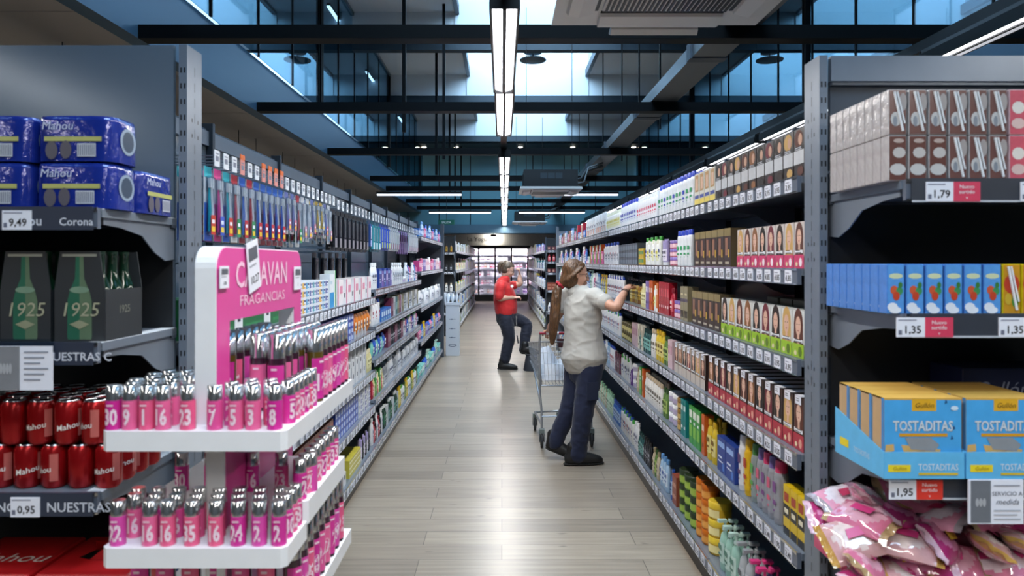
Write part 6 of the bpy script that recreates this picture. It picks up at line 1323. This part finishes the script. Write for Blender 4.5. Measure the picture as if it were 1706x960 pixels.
# ------------------------------------------------------------------ trolley
CH = M('#b4b8be', .25, .7, .05, 20, name='trolley_wire'); GP = M('#3d4148', .6)
e = empty('shopping_trolley', (.55, 6.42, 0), 0, 'wire shopping trolley with red handle beside the woman in pale shirt', 'trolley')
o0 = Vector((.55, 6.42, 0))
def W3(u, v, z):   # u across 0..1, v from the handle end 0..1, z
    xl = .318-.062*v; xr = .80-.20*v; return Vector((xl+(xr-xl)*u, 6.13+.72*v, z))-o0
zt = lambda v: .905-.085*v; zb = lambda v: .525+.115*v
m = MB()
for v in (0, 1):
    for i in range(15): u = i/14; m.tube([W3(u, v, zt(v)), W3(.5+(u-.5)*.86, v*.96+.02, zb(v))], .0022, CH, 4)
    for t in (.25, .5, .75): m.tube([W3(.0+.035*t, v, zt(v)*(1-t)+zb(v)*t), W3(1-.035*t, v, zt(v)*(1-t)+zb(v)*t)], .0025, CH, 4)
m.build('end_grid', e); m = MB()
for u in (0, 1):
    for i in range(21): v = i/20; uu = .07 if u == 0 else .93; m.tube([W3(u, v, zt(v)), W3(uu, v*.96+.02, zb(v))], .0022, CH, 4)
    for t in (.25, .5, .75): uu = (.07*t if u == 0 else 1-.07*t); m.tube([W3(uu, 0, zt(0)*(1-t)+zb(0)*t), W3(uu, 1, zt(1)*(1-t)+zb(1)*t)], .0025, CH, 4)
m.build('side_grid', e); m = MB()
for i in range(13): u = .07+.86*i/12; m.tube([W3(u, .02, zb(0)), W3(u, .98, zb(1))], .0022, CH, 4)
for i in range(7): v = .02+.96*i/6; m.tube([W3(.07, v, zb(v)), W3(.93, v, zb(v))], .0025, CH, 4)
m.build('floor_grid', e)
m = MB(); m.tube([W3(0, 0, zt(0)), W3(0, 1, zt(1)), W3(1, 1, zt(1)), W3(1, 0, zt(0)), W3(0, 0, zt(0))], .006, CH, 8); m.tube([W3(.05, 0, zb(0)), W3(.05, 1, zb(1)), W3(.95, 1, zb(1)), W3(.95, 0, zb(0)), W3(.05, 0, zb(0))], .005, CH, 8); m.build('rim', e)
m = MB()
for u, fx_ in ((.02, .345), (.98, .775)):
    m.tube([W3(u, -.06, .985), W3(u, 0, .90), W3(u, .0, .50), Vector((fx_, 6.14, .30))-o0, Vector((fx_, 6.12, .155))-o0], .010, CH, 8)
fr_ = [(.345, 6.13, .19), (.315, 6.72, .17), (.545, 6.77, .17), (.775, 6.14, .19)]
m.tube([Vector(p)-o0 for p in fr_], .010, CH, 8); m.tube([Vector((.345, 6.13, .26))-o0, Vector((.775, 6.14, .26))-o0], .007, CH, 8)
m.tube([Vector((.345, 6.15, .32))-o0, Vector((.32, 6.70, .50))-o0, W3(.1, .9, .62)], .008, CH, 8); m.tube([Vector((.775, 6.15, .32))-o0, Vector((.56, 6.74, .50))-o0, W3(.9, .9, .62)], .008, CH, 8)
m.build('frame', e)
m = MB(); m.tube([W3(.0, -.06, .985), W3(1, -.06, .985)], .013, M('#8a1c30', .35), 12); m.build('handle', e); m = MB(); m.tube([W3(.12, -.06, .985), W3(.34, -.06, .985)], .0138, WHITE, 12); m.build('handle_sleeve', e)
m = MB(); q0, q1, q2, q3 = W3(.34, .02, .93), W3(.88, .02, .93), W3(.86, .06, .85), W3(.36, .06, .85); m.add([q0, q1, q2, q3]+[p+Vector((0, .006, 0)) for p in (q0, q1, q2, q3)], [(0, 1, 2, 3), (7, 6, 5, 4), (0, 4, 5, 1), (1, 5, 6, 2), (2, 6, 7, 3), (3, 7, 4, 0)], M('#5e3038', .5)); m.build('child_seat_flap', e)
for i, (x, y) in enumerate(((.345, 6.10), (.775, 6.12), (.315, 6.72), (.545, 6.77))):
    c = empty('caster', (x-o0.x, y-o0.y, 0)); c.parent = e
    MB().box(-.022, -.016, -.025, .025, .05, .13, GP).box(.016, .022, -.025, .025, .05, .13, GP).box(-.022, .022, -.03, .03, .125, .16, M('#6a7472', .6)).build('fork', c)
    w_ = MB(); T3 = Matrix.Translation((-.012, 0, .0625)) @ Matrix.Rotation(R(90), 4, 'Y'); w0 = MB().lathe([(.048, 0), (.062, .004), (.062, .020), (.048, .024)], M('#2b2d31', .7), 20); w_.join(w0, T3); w_.build('wheel', c)
e = empty('paper_sheet', (.46, 6.30, .56), 0, 'creased white paper sheets standing inside the trolley', 'paper')
m = MB(); V = [(-.12, -.06, .0), (.02, -.03, .0), (.15, .0, .02), (-.13, .04, .26), (-.04, .02, .29), (.04, .05, .16), (.13, .05, .22)]; m.add(V+[(a, b_+.002, c_) for a, b_, c_ in V], [(0, 1, 4, 3), (1, 5, 4), (1, 2, 6, 5), (7, 10, 11, 8), (8, 11, 12), (8, 12, 13, 9)], M('#d5dbe6', .6)); m.build('tall_sheet', e)
m = MB(); V = [(-.09, -.10, .0), (.16, -.08, .0), (.17, -.04, .12), (-.08, -.05, .14)]; m.add(V+[(a, b_+.002, c_) for a, b_, c_ in V], [(0, 1, 2, 3), (7, 6, 5, 4)], M('#dfe4ee', .6)); m.build('short_sheet', e)
